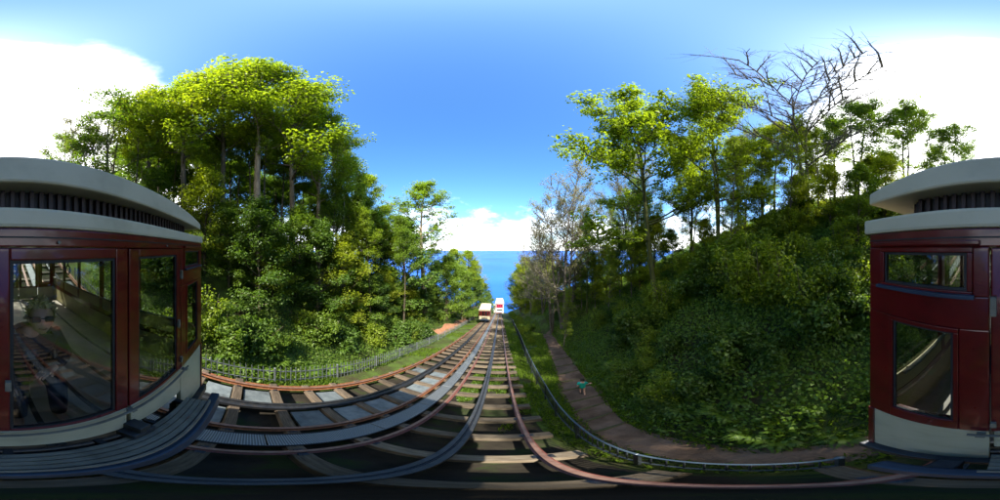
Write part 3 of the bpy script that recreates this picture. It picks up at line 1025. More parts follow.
class Tubes:
    def __init__(s):
        s.V = []; s.Q = []; s.n = 0

    def add(s, P, rad, k):
        P = np.asarray(P, float); rad = np.asarray(rad, float)
        d = np.gradient(P, axis=0)
        d = unit(d)
        a = np.zeros_like(d)
        v = np.array([1.0, 0.13, 0.07]) if abs(d[0][2]) > 0.6 else np.array([0.05, 0.1, 1.0])
        for i_ in range(len(d)):                 # carry the frame along so the tube never pinches
            v = v-d[i_]*(v @ d[i_])
            v = v/np.linalg.norm(v)
            a[i_] = v
        b = np.cross(d, a)
        th = np.arange(k)*2*math.pi/k
        ring = P[:, None, :] + rad[:, None, None]*(a[:, None, :]*np.cos(th)[None, :, None] + b[:, None, :]*np.sin(th)[None, :, None])
        n = len(P)
        i, j = np.meshgrid(np.arange(n-1), np.arange(k), indexing='ij')
        q = np.stack([i*k+j, i*k+(j+1) % k, (i+1)*k+(j+1) % k, (i+1)*k+j], -1).reshape(-1, 4)+s.n
        s.V.append(ring.reshape(-1, 3)); s.Q.append(q)
        s.n += n*k

    def mesh(s, name, mat):
        return mesh_np(name, np.concatenate(s.V), np.concatenate(s.Q), mat, True)


def leaf_quads(C, Nn, size, rg, aspect=0.62, fold=0.18, droop=0.0):
    """one folded diamond leaf per centre"""
    n = len(C)
    r = rg.normal(size=(n, 3))
    a = unit(r - (r*Nn).sum(-1, keepdims=True)*Nn)
    if droop:
        a = unit(a + np.array([0, 0, -droop]))
        Nn = unit(Nn - (Nn*a).sum(-1, keepdims=True)*a)
    b = np.cross(Nn, a)
    s = (size*rg.uniform(.65, 1.35, n))[:, None] if np.ndim(size) == 0 else (size*rg.uniform(.65, 1.35, n))[:, None]
    base = C - a*s*.5
    tip = C + a*s*.5 - Nn*s*.10
    l = C + b*s*aspect*.5 + Nn*s*fold - a*s*.06
    r_ = C - b*s*aspect*.5 + Nn*s*fold - a*s*.06
    V = np.stack([base, l, tip, r_], 1).reshape(-1, 3)
    Q = np.arange(4*n).reshape(-1, 4)
    return V, Q


def clump_leaves(cent, rad, per, rg, flat=.6, up=.9):
    """scatter leaf centres through clumps; denser towards the outer shell and top"""
    cent = np.asarray(cent); rad = np.asarray(rad)
    n = len(cent)
    d = unit(rg.normal(size=(n, per, 3)))
    rr = rg.uniform(.35, 1.0, (n, per, 1))**.7
    off = d*rr*rad[:, None, None]
    off[..., 2] *= flat
    C = (cent[:, None, :]+off).reshape(-1, 3)
    Nn = unit(d.reshape(-1, 3)*.55 + np.array([0, 0, up]) + rg.normal(size=(n*per, 3))*.45)
    return C, Nn


def branch(start, direc, length, n, rg, curve_up=.25, wob=.12):
    P = [np.array(start)]
    d = np.array(direc, float); d /= np.linalg.norm(d)
    st = length/n
    for i in range(n):
        d = d + np.array([0, 0, curve_up/n]) + rg.normal(size=3)*wob/math.sqrt(n)
        d /= np.linalg.norm(d)
        P.append(P[-1]+d*st)
    return np.array(P)


def gen_tree(seed, H, r0, cb, Rr, nl, ns, per, ls, bark='bark', leaf='leaf_mid', lean=(0, 0), flat=.55, crad=.75, twigs=0, forks=1, low=22, high=68, prof=None, wob=.05, up=.9, name='tree', thick=1.0, bw=.22):
    """a trunk (or a few stems) with limbs, sub-branches and leaf clumps"""
    rg = np.random.default_rng(seed)
    tb = Tubes()
    cents = []; crs = []
    for f in range(forks):
        n = 12
        t = np.linspace(0, 1, n+1)
        ph = rg.uniform(0, 6.28, 2)
        fx = (rg.uniform(-1, 1) if forks > 1 else 0)*.22*H*.5
        fy = (rg.uniform(-1, 1) if forks > 1 else 0)*.22*H*.5
        P = np.stack([lean[0]*H*t**1.6 + fx*t**1.2 + wob*H*.5*np.sin(t*5+ph[0])*t, lean[1]*H*t**1.6 + fy*t**1.2 + wob*H*.5*np.sin(t*4.3+ph[1])*t, -.8 + (H*.96+.8)*t*(1 if f == 0 else rg.uniform(.8, .97))], -1)
        rad = r0*(1-.90*t**.85)*(1+.55*np.exp(-t*22))*(1 if forks == 1 else .75)
        tb.add(P, rad, 8)
        nlf = nl//forks
        ga = rg.uniform(0, 6.28)
        for i in range(nlf):
            u = (i+.5*rg.random())/nlf
            tt = cb+(1-cb)*u**.9*.97
            k = min(int(tt*n), n-1); w = tt*n-k
            s = P[k]*(1-w)+P[k+1]*w
            rs = rad[k]*(1-w)+rad[k+1]*w
            pf = prof(u) if prof else (1-u)**.55*(.62+.38*min(1, u*3.2))
            ln = max(.9, Rr*pf*rg.uniform(.75, 1.2))
            az = ga+i*2.399+rg.uniform(-.4, .4)
            el = R(low+(high-low)*u+rg.uniform(-9, 9))
            dr = np.array([math.cos(az)*math.cos(el), math.sin(az)*math.cos(el), math.sin(el)])
            B = branch(s, dr, ln, 6, rg, .22, bw)
            br = np.linspace(min(rs*.62*max(1, thick*.7), (.03+ln*.018)*thick), .012*thick*(1 if per else 2.6), len(B))
            tb.add(B, br, 5)
            for j in range(ns):
                v = .3+.7*(j+rg.random())/ns
                kk = min(int(v*6), 5); ww = v*6-kk
                ps = B[kk]*(1-ww)+B[kk+1]*ww
                side = unit(np.cross(B[kk+1]-B[kk], [0, 0, 1.0])+1e-6)*(1 if j % 2 else -1)
                dd = unit((B[kk+1]-B[kk]))*rg.uniform(.5, 1.1) + side*rg.uniform(.5, 1.1) + np.array([0, 0, rg.uniform(-.05, .5)])
                sl_ = ln*rg.uniform(.18, .38)+.35
                S = branch(ps, dd, sl_, 4, rg, .15, bw+.08)
                tb.add(S, np.linspace(.022+.008*sl_, .007 if per else .011, len(S))*thick, 4)
                cents += [S[-1], S[2]]; crs += [crad*rg.uniform(.6, 1.25), crad*rg.uniform(.5, .95)]
                for q in range(twigs):
                    v2 = rg.uniform(.25, 1)
                    kq = min(int(v2*4), 3)
                    dq = unit(S[kq+1]-S[kq])+rg.normal(size=3)*.55+np.array([0, 0, .15])
                    Tq = branch(S[kq], dq, sl_*rg.uniform(.25, .6)+.15, 3, rg, .1, .3)
                    tb.add(Tq, np.array([.0105, .008, .006, .0045])*thick, 3)
                    if per: cents.append(Tq[-1]); crs.append(crad*.5)
            cents.append(B[-1]); crs.append(crad*rg.uniform(.8, 1.2))
    tm = tb.mesh(name+'_trunk', bark)
    lm = None
    if per:
        C, Nn = clump_leaves(cents, crs, per, rg, flat, up)
        V, Q = leaf_quads(C, Nn, ls, rg)
        lm = mesh_np(name+'_crown', V, Q, leaf)
    return dict(trunk=tm, crown=lm, H=H)


def gen_shrub(seed, h, w, ncl, per, ls, leaf, stems=7, flat=.7, crad=.42, up=.6, droop=.25, bark='bark'):
    rg = np.random.default_rng(seed)
    tb = Tubes(); cents = []; crs = []
    for i in range(stems):
        az = i*2.399+rg.uniform(-.3, .3)
        el = R(rg.uniform(35, 85))
        dr = np.array([math.cos(az)*math.cos(el), math.sin(az)*math.cos(el), math.sin(el)])
        ln = h*rg.uniform(.7, 1.05)
        dr[:2] *= w/h
        B = branch(np.array([math.cos(az), math.sin(az), -2.5])*.12, dr, ln, 6, rg, .1, .25)
        tb.add(B, np.linspace(.035, .008, 7), 5)
        for k in range(ncl//stems):
            v = rg.uniform(.25, 1)
            kk = min(int(v*6), 5)
            p = B[kk]+rg.normal(size=3)*np.array([w, w, h])*.16
            p[2] = max(p[2], .12)
            cents.append(p); crs.append(crad*rg.uniform(.6, 1.3))
            tb.add(np.array([B[kk], (B[kk]+p)/2+np.array([0, 0, .04]), p]), np.array([.012, .008, .005]), 3)
    C, Nn = clump_leaves(cents, crs, per, rg, flat, up)
    V, Q = leaf_quads(C, Nn, ls, rg, droop=droop)
    return dict(trunk=tb.mesh('shrub_stems', bark), crown=mesh_np('shrub_foliage', V, Q, leaf), H=h)


def gen_fern(seed, n=13, ln=.75, leaf='leaf_fern'):
    rg = np.random.default_rng(seed)
    C = []; A = []; B = []; S = []
    for i in range(n):
        az = i*2.399+rg.uniform(-.3, .3)
        d = np.array([math.cos(az), math.sin(az), 0])
        l = ln*rg.uniform(.7, 1.15)
        sd = np.array([-d[1], d[0], 0])
        for k in range(1, 15):
            t = k/14
            p = d*l*(t-.12*t*t)+np.array([0, 0, l*(1.15*t-1.05*t*t)])
            tg = unit(d*(1-.24*t)+np.array([0, 0, 1.15-2.1*t]))
            s = l*.34*(1-t)**.7*min(1, t*4)+.02
            for sg in (-1, 1):
                C.append(p+sd*sg*s*.5); A.append(sd*sg+tg*.35); B.append(tg); S.append(s)
    C = np.array(C); A = unit(np.array(A)); B = unit(np.array(B)); S = np.array(S)[:, None]
    w = ln*.045
    V = np.stack([C-A*S*.5, C+B*w, C+A*S*.5-np.array([0, 0, .2])*S, C-B*w], 1).reshape(-1, 3)
    return mesh_np('fern', V, np.arange(len(V)).reshape(-1, 4), leaf)


P = {}
P['syc_a'] = gen_tree(1, 22, .34, .44, 6.0, 26, 7, 58, .21, 'bark_pale', 'leaf_spring', crad=.95, flat=.5)
P['syc_b'] = gen_tree(2, 21, .30, .42, 5.2, 26, 7, 56, .20, 'bark', 'leaf_spring', crad=.9, flat=.5, lean=(.05, .02))
P['syc_c'] = gen_tree(3, 20, .28, .44, 5.0, 24, 7, 58, .20, 'bark', 'leaf_gold', crad=.9, flat=.5)
P['slim_a'] = gen_tree(4, 19, .20, .52, 3.6, 18, 5, 48, .19, 'bark', 'leaf_mid', crad=.85, flat=.6)
P['slim_b'] = gen_tree(5, 20, .19, .56, 3.3, 18, 5, 52, .19, 'bark', 'leaf_spring', crad=.85, flat=.6, lean=(-.04, .03))
P['bushy_a'] = gen_tree(6, 10, .17, .10, 3.6, 26, 6, 52, .17, 'bark', 'leaf_mid', crad=.75, flat=.55, low=5, high=65)
P['bushy_b'] = gen_tree(7, 8.5, .15, .06, 3.2, 26, 6, 52, .16, 'bark', 'leaf_dark', crad=.7, flat=.6, low=0, high=65)
P['ivy'] = gen_tree(8, 14, .24, .22, 2.8, 26, 5, 46, .15, 'bark_ivy', 'leaf_dark', crad=.7, flat=.8)
P['open_a'] = gen_tree(9, 18, .25, .33, 5.8, 24, 7, 44, .19, 'bark_ivy', 'leaf_spring', crad=.85, flat=.45, twigs=1, forks=2, lean=(.02, -.02), low=12, high=62)
P['open_b'] = gen_tree(10, 17, .22, .34, 5.0, 20, 6, 26, .16, 'bark', 'leaf_mid', crad=.8, flat=.5, twigs=2, forks=2, low=25, high=66)
P['sparse'] = gen_tree(12, 22, .26, .28, 6.0, 42, 8, 8, .12, 'bark_grey', 'leaf_bud', crad=.6, flat=.7, twigs=3, forks=3, low=32, high=72, thick=1.25)
P['pale'] = gen_tree(13, 20, .34, .45, 5.4, 19, 6, 40, .18, 'bark_pale', 'leaf_mid', crad=.8, flat=.5, twigs=1, forks=1, low=18, high=66, thick=1.2)
P['bare'] = gen_tree(14, 17, .36, .40, 7.6, 24, 10, 0, .1, 'bark_grey', None, twigs=14, bw=.10, forks=2, low=22, high=55, wob=.07, prof=lambda u: .75+.35*math.sin(u*3.1), thick=1.55)
P['airy'] = gen_tree(17, 17, .24, .30, 5.6, 24, 7, 40, .18, 'bark', 'leaf_mid', crad=.9, flat=.5, twigs=1, forks=2, low=18, high=66)
P['young'] = gen_tree(15, 11, .09, .25, 1.9, 18, 4, 14, .12, 'bark_grey', 'leaf_spring', crad=.5, flat=.7, twigs=3, forks=1, low=40, high=75)
P['bushy_s'] = gen_tree(16, 9, .15, .08, 3.4, 26, 6, 48, .16, 'bark', 'leaf_gold', crad=.75, flat=.55, low=5, high=65)
for k in range(3):
    P['shrub_d%d' % k] = gen_shrub(20+k, 1.9, 1.5, 84, 62, .15, 'leaf_dark')
    P['shrub_m%d' % k] = gen_shrub(30+k, 2.4, 1.6, 84, 58, .15, 'leaf_mid')
    P['shrub_s%d' % k] = gen_shrub(40+k, 2.8, 1.7, 70, 40, .14, 'leaf_spring', flat=.8, crad=.45)
FERN = [gen_fern(60+k, 12+k, .7+.06*k) for k in range(3)]

NAME = {'syc_a': 'sycamore_tree', 'syc_b': 'sycamore_tree', 'syc_c': 'sycamore_tree', 'slim_a': 'slender_tree', 'slim_b': 'slender_tree', 'bushy_a': 'bushy_tree', 'bushy_b': 'bushy_tree', 'bushy_s': 'bushy_tree', 'ivy': 'ivy_clad_tree', 'open_a': 'open_crowned_tree', 'open_b': 'open_crowned_tree', 'sparse': 'budding_tree', 'pale': 'pale_barked_tree', 'bare': 'bare_tree', 'airy': 'open_crowned_tree', 'young': 'young_tree'}


def plant(kind, x, y, label, cat='tree', group=None, h=None, rot=None, wide=1.0, tilt=(0, 0), dz=0.0):
    p = P[kind]
    s = (h/p['H']) if h else 1.0
    t = thing(NAME.get(kind, 'shrub'), label, cat, (x, y, gz(x, y)-.1+dz), 0, group)
    t.rotation_euler = (tilt[0], tilt[1], rnd.uniform(0, 6.28) if rot is None else rot)
    t.scale = (s*wide, s*wide, s)
    link('trunk' if cat == 'tree' else 'stems', p['trunk'], t)
    if p['crown']: link('crown' if cat == 'tree' else 'foliage', p['crown'], t)
    return t


def at(az, d):
    return d*math.sin(R(az)), d*math.cos(R(az))


def px(x, d):
    """a bearing read off the photograph's width, and a distance in metres"""
    return at((x-500)*.36, d)


def zone(y):
    """words for a stretch of the left bank, by what stands beside it"""
    return 'beside the carriage' if y < 0 else ('opposite the concrete slabs' if y < 7.5 else ('just past the last slab' if y < 14 else ('near the pale-trunked tree' if y < 26 else 'near the lower carriage')))


# --- left bank, from behind the carriage round to the sea
gl = 'trees of the dense wood on the left bank'
spec_l = [
    ('syc_a', 258, 11.5, 25, 'tallest sycamore on the left bank, with sunlit yellow-green crown'),
    ('syc_c', 222, 12.5, 22.5, 'golden-green sycamore just left of the tallest sycamore on the left bank'),
    ('syc_b', 182, 12.0, 20.5, 'broad sycamore rising directly above the left end of the carriage roof'),
    ('syc_c', 150, 13.5, 20, 'yellow-green sycamore beside the white cloud on the left'),
    ('syc_b', 290, 12.5, 23, 'tall spring-green sycamore just right of the tallest one on the left bank'),
    ('syc_a', 318, 14.5, 20, 'large sycamore on the left bank where the treeline starts to fall seaward'),
    ('slim_b', 342, 17.5, 19.5, 'slender tree at the shoulder of the left treeline'),
    ('slim_a', 352, 20, 18, 'slender tree on the falling edge of the left treeline'),
    ('syc_b', 366, 24, 17.5, 'green tree on the left slope with rounded top below the treeline shoulder'),
    ('syc_b', 384, 28, 15.5, 'last tall tree of the left wood before the gap of sky'),
    ('open_b', 112, 13, 18.5, 'thin-leaved tree against the white cloud above the carriage roof'),
    ('sparse', 92, 14, 16.5, 'sparse grey tree at the far left of the wood above the carriage roof'),
    ('open_b', 72, 14, 14.5, 'lowest leafy tree beside the white cloud, leftmost above the carriage roof'),
]
for kd, x, d, h, lb in spec_l:
    X, Y = px(x, d)
    plant(kd, X, Y, lb, 'tree', gl, h)
X, Y = px(424, 25)
plant('pale', X, Y, 'tall pale-trunked tree standing alone in front of the sky on the left', 'tree', None, 22, wide=1.4)
X, Y = px(417, 27)
plant('open_b', X, Y, 'leaning thin tree close behind the tall pale-trunked tree', 'tree', None, 15, tilt=(0, .12))
for kd, x, d, h, lb in (('bushy_a', 447, 30, 13, 'bright green bushy tree beside the pale-trunked tree'), ('bushy_a', 462, 38, 14, 'bushy tree on the left just above the palisade fence'), ('bushy_b', 474, 46, 14, 'dark rounded tree overhanging the lower carriage'), ('bushy_a', 482, 58, 15, 'farthest bushy tree on the left beside the sea'), ('syc_b', 456, 40, 18, 'taller green tree on the left behind the bushy ones near the sea'), ('bushy_a', 436, 34, 11, 'low bushy tree just right of the pale trunk'), ('bushy_a', 470, 56, 17, 'green tree far down the left slope'), ('syc_b', 467, 46, 21, 'tall leafy tree on the left closing the view of the sea'), ('syc_c', 476, 54, 21, 'yellow-green tree on the left right beside the strip of sea'), ('slim_b', 400, 31, 15, 'slender tree left of the pale-trunked tree'), ('bushy_b', 489, 78, 11, 'small dark tree beside the white cabin on its left')):
    X, Y = px(x, d)
    plant(kd, X, Y, lb, 'tree', 'bushy trees on the left near the sea', h)
# dark trunks standing inside the wood
lb = 'slender dark-trunked tree within the dense wood on the left bank'
for k in range(26):
    az = -133+k*3.9+rnd.uniform(-1.5, 1.5)
    d = rnd.uniform(11.5, 20)
    X, Y = at(az, d)
    if X > lerp_tab(FENCE_L, Y)-3: X = float(lerp_tab(FENCE_L, Y))-rnd.uniform(3, 7)
    plant('slim_a' if k % 2 else 'slim_b', X, Y, ('taller ' if k % 2 == 0 else 'shorter ')+'slender tree in the left wood '+zone(Y), 'tree', 'slender trunks in the left wood', rnd.uniform(12, 16.5) if az < -60 else rnd.uniform(10, 13), wide=.9)
lb = 'bushy tree forming the thick lower greenery of the left bank'
for k in range(22):
    Y = -7+k*1.75+rnd.uniform(-.6, .6)
    X = float(lerp_tab(FENCE_L, Y))-rnd.uniform(3.6, 6.5)
    plant(('bushy_a', 'bushy_b', 'bushy_s')[k % 3], X, Y, ('mid-green', 'dark green', 'yellow-green')[k % 3]+' bushy tree low on the left bank '+zone(Y), 'tree', 'bushy trees of the left bank', rnd.uniform(4.6, 7.4))
lb = 'leafy tree deep in the wood on the left bank'
for k in range(16):
    X, Y = at(-136+k*6.6+rnd.uniform(-2, 2), rnd.uniform(21, 27))
    if X > lerp_tab(FENCE_L, Y)-5: continue
    plant(('bushy_a', 'bushy_b')[k % 2], X, Y, lb, 'tree', 'trees at the back of the left wood', rnd.uniform(9, 13), wide=1.2)
lb = 'leafy shrub growing behind the palisade fence'
for k in range(26):
    Y = -6+k*1.25+rnd.uniform(-.4, .4)
    X = float(lerp_tab(FENCE_L, Y))-rnd.uniform(1.5, 3.4)
    if Y > 19: X -= 1.6
    plant(('shrub_m%d', 'shrub_d%d', 'shrub_m%d', 'shrub_s%d')[k % 4] % (k % 3), X, Y, ('mid-green', 'dark-leaved', 'mid-green', 'yellow-green')[k % 4]+' shrub behind the palisade fence '+zone(Y), 'shrub', 'shrubs behind the palisade fence', rnd.uniform(1.3, 2.6))

# --- right bank
X, Y = px(563, 22)
plant('sparse', X, Y, 'tall grey budding tree with thin pale stems beside the sea on the right', 'tree', None, 25, wide=1.25, rot=1.0)
X, Y = px(552, 24)
plant('sparse', X, Y, 'slimmer budding tree left of the tall grey budding tree', 'tree', None, 21, wide=1.15, rot=2.5)
X, Y = px(587, 21)
plant('ivy', X, Y, 'dark ivy-clad tree right of the tall grey budding tree', 'tree', None, 14, wide=.55)
gr_ = 'open trees of the right bank'
X, Y = px(658, 10.5)
plant('open_a', X, Y, 'tall tree with bright green crown leaning seaward on the right bank', 'tree', gr_, 18.0, tilt=(-.08, -.10), rot=.4, wide=1.05)
X, Y = px(718, 10.5)
plant('open_a', X, Y, 'green-crowned tree between the seaward leaning tree and the bare tree', 'tree', gr_, 17.0, rot=2.2, wide=.85)
X, Y = px(806, 13)
plant('bare', X, Y, 'large leafless tree with wide spreading grey branches against the sky', 'tree', None, 13.2, tilt=(-.24, -.06), rot=.9, wide=.95)
for kd, x, d, h, lb, wd in (('airy', 856, 14.5, 15.5, 'backlit tree with fine leaves right of the large leafless tree', .95), ('airy', 905, 15, 15.5, 'backlit tree directly above the right end of the carriage roof', .95), ('airy', 950, 15.5, 13.5, 'thin backlit tree above the carriage roof beside the white cloud', .9),
                            ('syc_c', 775, 15, 12.5, 'yellow-green sunlit tree behind the large leafless tree', .9), ('sparse', 628, 22, 15, 'thin budding tree in the gap of white sky on the right bank', .8), ('sparse', 692, 16, 13, 'thin bare-stemmed tree between the two green-crowned trees', .8), ('sparse', 745, 15, 13, 'thin bare-stemmed tree left of the large leafless tree', .7), ('syc_b', 835, 17, 13, 'leafy tree low behind the large leafless tree', .9), ('open_a', 690, 15.5, 14.5, 'leafy tree filling the gap behind the two green-crowned trees', .9), ('syc_c', 738, 17, 13, 'golden-green tree on the ridge right of the green-crowned trees', .9), ('airy', 762, 18, 14, 'fine-leaved tree on the ridge behind the yellow-green sunlit tree', .9), ('airy', 640, 17, 12, 'fine-leaved tree left of the seaward leaning tree', .8), ('syc_c', 800, 18, 13, 'yellow-green tree on the ridge directly behind the large leafless trunk', .9), ('open_b', 975, 22, 12, 'distant thin tree above the middle of the carriage roof', 1.0)):
    X, Y = px(x, d)
    plant(kd, X, Y, lb, 'tree', gr_, h, wide=wd)
for k, (x, d) in enumerate(((520, 62), (526, 48), (531, 40), (537, 52), (543, 33), (549, 44), (572, 25), (580, 33), (597, 26), (611, 24), (634, 18))):
    X, Y = px(x, d)
    plant(('sparse', 'young')[k % 2], X, Y, 'thin grey tree with opening buds on the right slope near the sea', 'tree', 'thin trees on the right slope near the sea', (19, 14)[k % 2], wide=1.0)
lb = 'thin young tree with sparse spring leaves on the right bank'
for k in range(22):
    az = 24+k*4.6+rnd.uniform(-1.8, 1.8)
    d = rnd.uniform(9, 19)+(6 if az < 45 else 0)
    X, Y = at(az, d)
    plant('young', X, Y, 'thin young tree with sparse leaves on the right bank '+('near the budding grey trees' if az < 45 else ('near the green-crowned trees' if az < 85 else 'near the large leafless tree')), 'tree', 'young trees on the right bank', rnd.uniform(6.5, 10), tilt=(rnd.uniform(-.08, .08), rnd.uniform(-.08, .08)))
for k, (x, d, h) in enumerate(((705, 11, 3.6), (760, 11.5, 4.2), (795, 10, 4), (830, 10, 4.6), (858, 9, 5), (885, 11, 6), (735, 14, 4.5), (672, 14, 4.2), (640, 17, 4.4), (615, 22, 5), (600, 27, 5.5), (545, 44, 11), (532, 52, 12), (524, 66, 13), (517, 78, 12), (521, 58, 18), (526, 50, 18), (527, 60, 15), (538, 36, 7), (592, 24, 8), (606, 21, 7.5), (622, 19, 7), (640, 16, 6.5), (655, 15, 6.5), (575, 27, 8), (562, 30, 9), (550, 38, 11), (536, 46, 13), (520, 84, 14), (529, 74, 16), (541, 60, 16), (560, 34, 6), (580, 30, 6), (910, 11, 4.5), (940, 11, 4.5), (812, 14, 5), (870, 14, 6))):
    X, Y = px(x, d)
    lb = ('low' if h < 7 else 'tall')+' bushy tree on the right bank '+('far down beside the sea' if x < 546 else ('behind the budding grey trees' if x < 600 else ('below the seaward leaning tree' if x < 680 else ('below the green-crowned trees' if x < 750 else ('in front of the large leafless tree' if x < 840 else 'beside the carriage roof')))))
    plant(('bushy_s', 'bushy_a', 'bushy_s')[k % 3] if x > 650 else ('bushy_s', 'bushy_a')[k % 2], X, Y, lb, 'tree', 'bushy trees of the right bank', h)
for k in range(22):
    Y = 20+k*2.7+rnd.uniform(-.8, .8)
    X = float(lerp_tab(FENCE_R, Y))+rnd.uniform(.9, 2.6)
    plant(('shrub_s%d', 'shrub_m%d')[k % 2] % (k % 3), X, Y, ('yellow-green', 'mid-green')[k % 2]+' shrub between the railing and the right bank far down the line', 'shrub', 'shrubs beside the lower railing', rnd.uniform(1.2, 2.4))
n_s = 0
for k in range(120):
    az = rnd.uniform(16, 160)
    d = rnd.uniform(4.0, 13) if az > 45 else rnd.uniform(9, 34)
    X, Y = at(az, d)
    if Y < -9 or (Y < 30 and X < p_right(Y)+.9): continue
    rr_ = X-p_right(Y)
    kd = ('shrub_m%d', 'shrub_d%d', 'shrub_s%d')[k % 3] if rr_ < 3.0 else ('shrub_m%d', 'shrub_s%d', 'shrub_s%d', 'shrub_d%d')[k % 4]
    lb = ('low ' if rr_ < 3 else 'tall ')+{'d': 'dark-leaved', 'm': 'mid-green', 's': 'yellow-green'}[kd[6]]+' shrub '+('at the foot of the right bank beside the footpath' if rr_ < 3 else ('high on the right bank beside the carriage' if Y < 2 else ('on the right bank level with the small person' if Y < 9 else 'on the right bank down towards the sea')))
    plant(kd % (k % 3), X, Y, lb, 'shrub', 'shrubs on the right bank', rnd.uniform(.9, 1.7) if rr_ < 3 else rnd.uniform(1.4, 2.6))
    n_s += 1
lb = 'green fern arching at the foot of the right bank'
for k in range(55):
    Y = rnd.uniform(-5, 14)
    X = float(p_right(Y))+rnd.uniform(.1, 2.6)
    lb = 'green fern at the foot of the right bank '+('beside the carriage' if Y < -.5 else ('opposite the end of the railing' if Y < 3 else ('near the small person' if Y < 8 else 'farther down the path')))
    tag(link('fern', FERN[k % 3], None, (X, Y, gz(X, Y)-.03), (rnd.uniform(-.1, .1), rnd.uniform(-.35, 0), rnd.uniform(0, 6.28)), (rnd.uniform(.5, .85),)*3), lb, 'fern', 'ferns at the foot of the right bank')
lb = 'green fern growing between the left track and the wood'
for k in range(26):
    Y = rnd.uniform(-4, 14)
    X = float(lerp_tab(FENCE_L, Y))-rnd.uniform(.5, 1.9)
    tag(link('fern', FERN[k % 3], None, (X, Y, gz(X, Y)-.03), (0, rnd.uniform(0, .3), rnd.uniform(0, 6.28)), (rnd.uniform(.6, 1.0),)*3), 'green fern growing behind the palisade fence '+zone(Y), 'fern', 'ferns behind the palisade fence')


# --- low ground cover: ivy, nettles and grass
def scatter(n, xr, yr, keep, size, lift, seed, up=.8, jit=.5):
    rg = np.random.default_rng(seed)
    x = rg.uniform(*xr, n); y = rg.uniform(*yr, n)
    k = keep(x, y, rg)
    x, y = x[k], y[k]
    z = ground(x, y)
    hh = lift*rg.random(len(x))**1.3
    e = .15
    nx_ = -(ground(x+e, y)-z)/e; ny_ = -(ground(x, y+e)-z)/e
    Nn = unit(np.stack([nx_, ny_, np.ones_like(x)], -1)*up + rg.normal(size=(len(x), 3))*jit)
    return np.stack([x, y, z+hh+.01], -1), Nn, rg


def keep_right(x, y, rg):
    pr = p_right(y)
    r = x-pr
    dist = np.hypot(x, y)
    patch = vnoise(x*2.2, y*2.2, 9)
    return (r > .0) & (rg.random(len(x)) < np.clip(9/dist, .12, 1)) & (patch > -.75) & (rg.random(len(x)) < ss(r, -.2, .7))


def keep_left(x, y, rg):
    xl = lerp_tab(FENCE_L, y)
    dist = np.hypot(x, y)
    patch = vnoise(x*1.7, y*1.7, 4)
    return (x < xl+.15) & (rg.random(len(x)) < np.clip(9/dist, .12, 1)) & (patch > -.45) & ~((y > 18.5) & (y < 42) & (x > xl-2.1) & (x < xl-.6))


C, Nn, rg_ = scatter(340000, (1.5, 24), (-10, 40), keep_right, .15, .5, 71)
V, Q = leaf_quads(C, Nn, .125, rg_, droop=.3)
tag(link('ivy_ground_cover', mesh_np('ivy_ground_cover', V, Q, 'leaf_fern')), 'dark green ivy and leafy plants carpeting the right bank', 'ground cover', kind='stuff')
C, Nn, rg_ = scatter(240000, (-24, -4.6), (-10, 44), keep_left, .13, .25, 72)
V, Q = leaf_quads(C, Nn, .12, rg_, droop=.3)
tag(link('leafy_ground_cover', mesh_np('leafy_ground_cover', V, Q, 'leaf_mid')), 'green leafy plants carpeting the left bank behind the fence', 'ground cover', kind='stuff')


def blades(n, xr, yr, keep, h, seed, mat, name, label):
    rg = np.random.default_rng(seed)
    x = rg.uniform(*xr, n); y = rg.uniform(*yr, n)
    k = keep(x, y, rg)
    x, y = x[k], y[k]
    z = ground(x, y)
    m = len(x)
    a = rg.uniform(0, 6.28, m)
    hh = h*rg.uniform(.5, 1.4, m)
    w = .012+.02*rg.random(m)
    dx, dy_ = np.cos(a), np.sin(a)
    ln = rg.normal(size=(m, 2))*.35*hh[:, None]
    b0 = np.stack([x-dx*w, y-dy_*w, z-.02], -1); b1 = np.stack([x+dx*w, y+dy_*w, z-.02], -1)
    m1 = np.stack([x+ln[:, 0]*.35+dx*w*.8, y+ln[:, 1]*.35+dy_*w*.8, z+hh*.6], -1)
    tp = np.stack([x+ln[:, 0], y+ln[:, 1], z+hh], -1)
    V = np.stack([b0, b1, m1, tp], 1).reshape(-1, 3)
    tag(link(name, mesh_np(name, V, np.arange(len(V)).reshape(-1, 4), mat)), label, 'grass', kind='stuff')


def keep_grass(x, y, rg):
    xl = lerp_tab(FENCE_L, y); xr_ = lerp_tab(FENCE_R, y); pc = lerp_tab(PATH_C, y)
    left = (x > xl-1.2) & (x < -4.75) & (vnoise(x*2.4, y*2.4, 3) > .18)
    verge = (x > .95) & (x < p_left(y)+.12) & (vnoise(x*2.4, y*2.4, 6) > -.5)
    verge2 = (x > p_right(y)-.12) & (x < p_right(y)+.9)
    bed = (x > TR-.85) & (x < .85) & (y > .8) & (vnoise(x*2.9, y*1.9, 8) > .12)
    return (left | verge | verge2 | bed) & (rg.random(len(x)) < np.clip(8/np.hypot(x, y), .12, 1))


blades(330000, (-9, 8.5), (-9, 42), keep_grass, .17, 81, 'leaf_mid', 'grass', 'green grass along the fences, path edges and between the sleepers')
C, Nn, rg_ = scatter(90000, (TR-.95, .95), (.6, 26), lambda x, y, rg: (vnoise(x*2.9, y*1.9, 8) > .2) & (rg.random(len(x)) < np.clip(6/np.hypot(x, y), .1, 1)), .07, .22, 73)
V, Q = leaf_quads(C, Nn, .075, rg_, droop=.2)
tag(link('weeds', mesh_np('weeds', V, Q, 'leaf_fern')), 'low green weeds growing between the sleepers of the right track', 'weeds', kind='stuff')


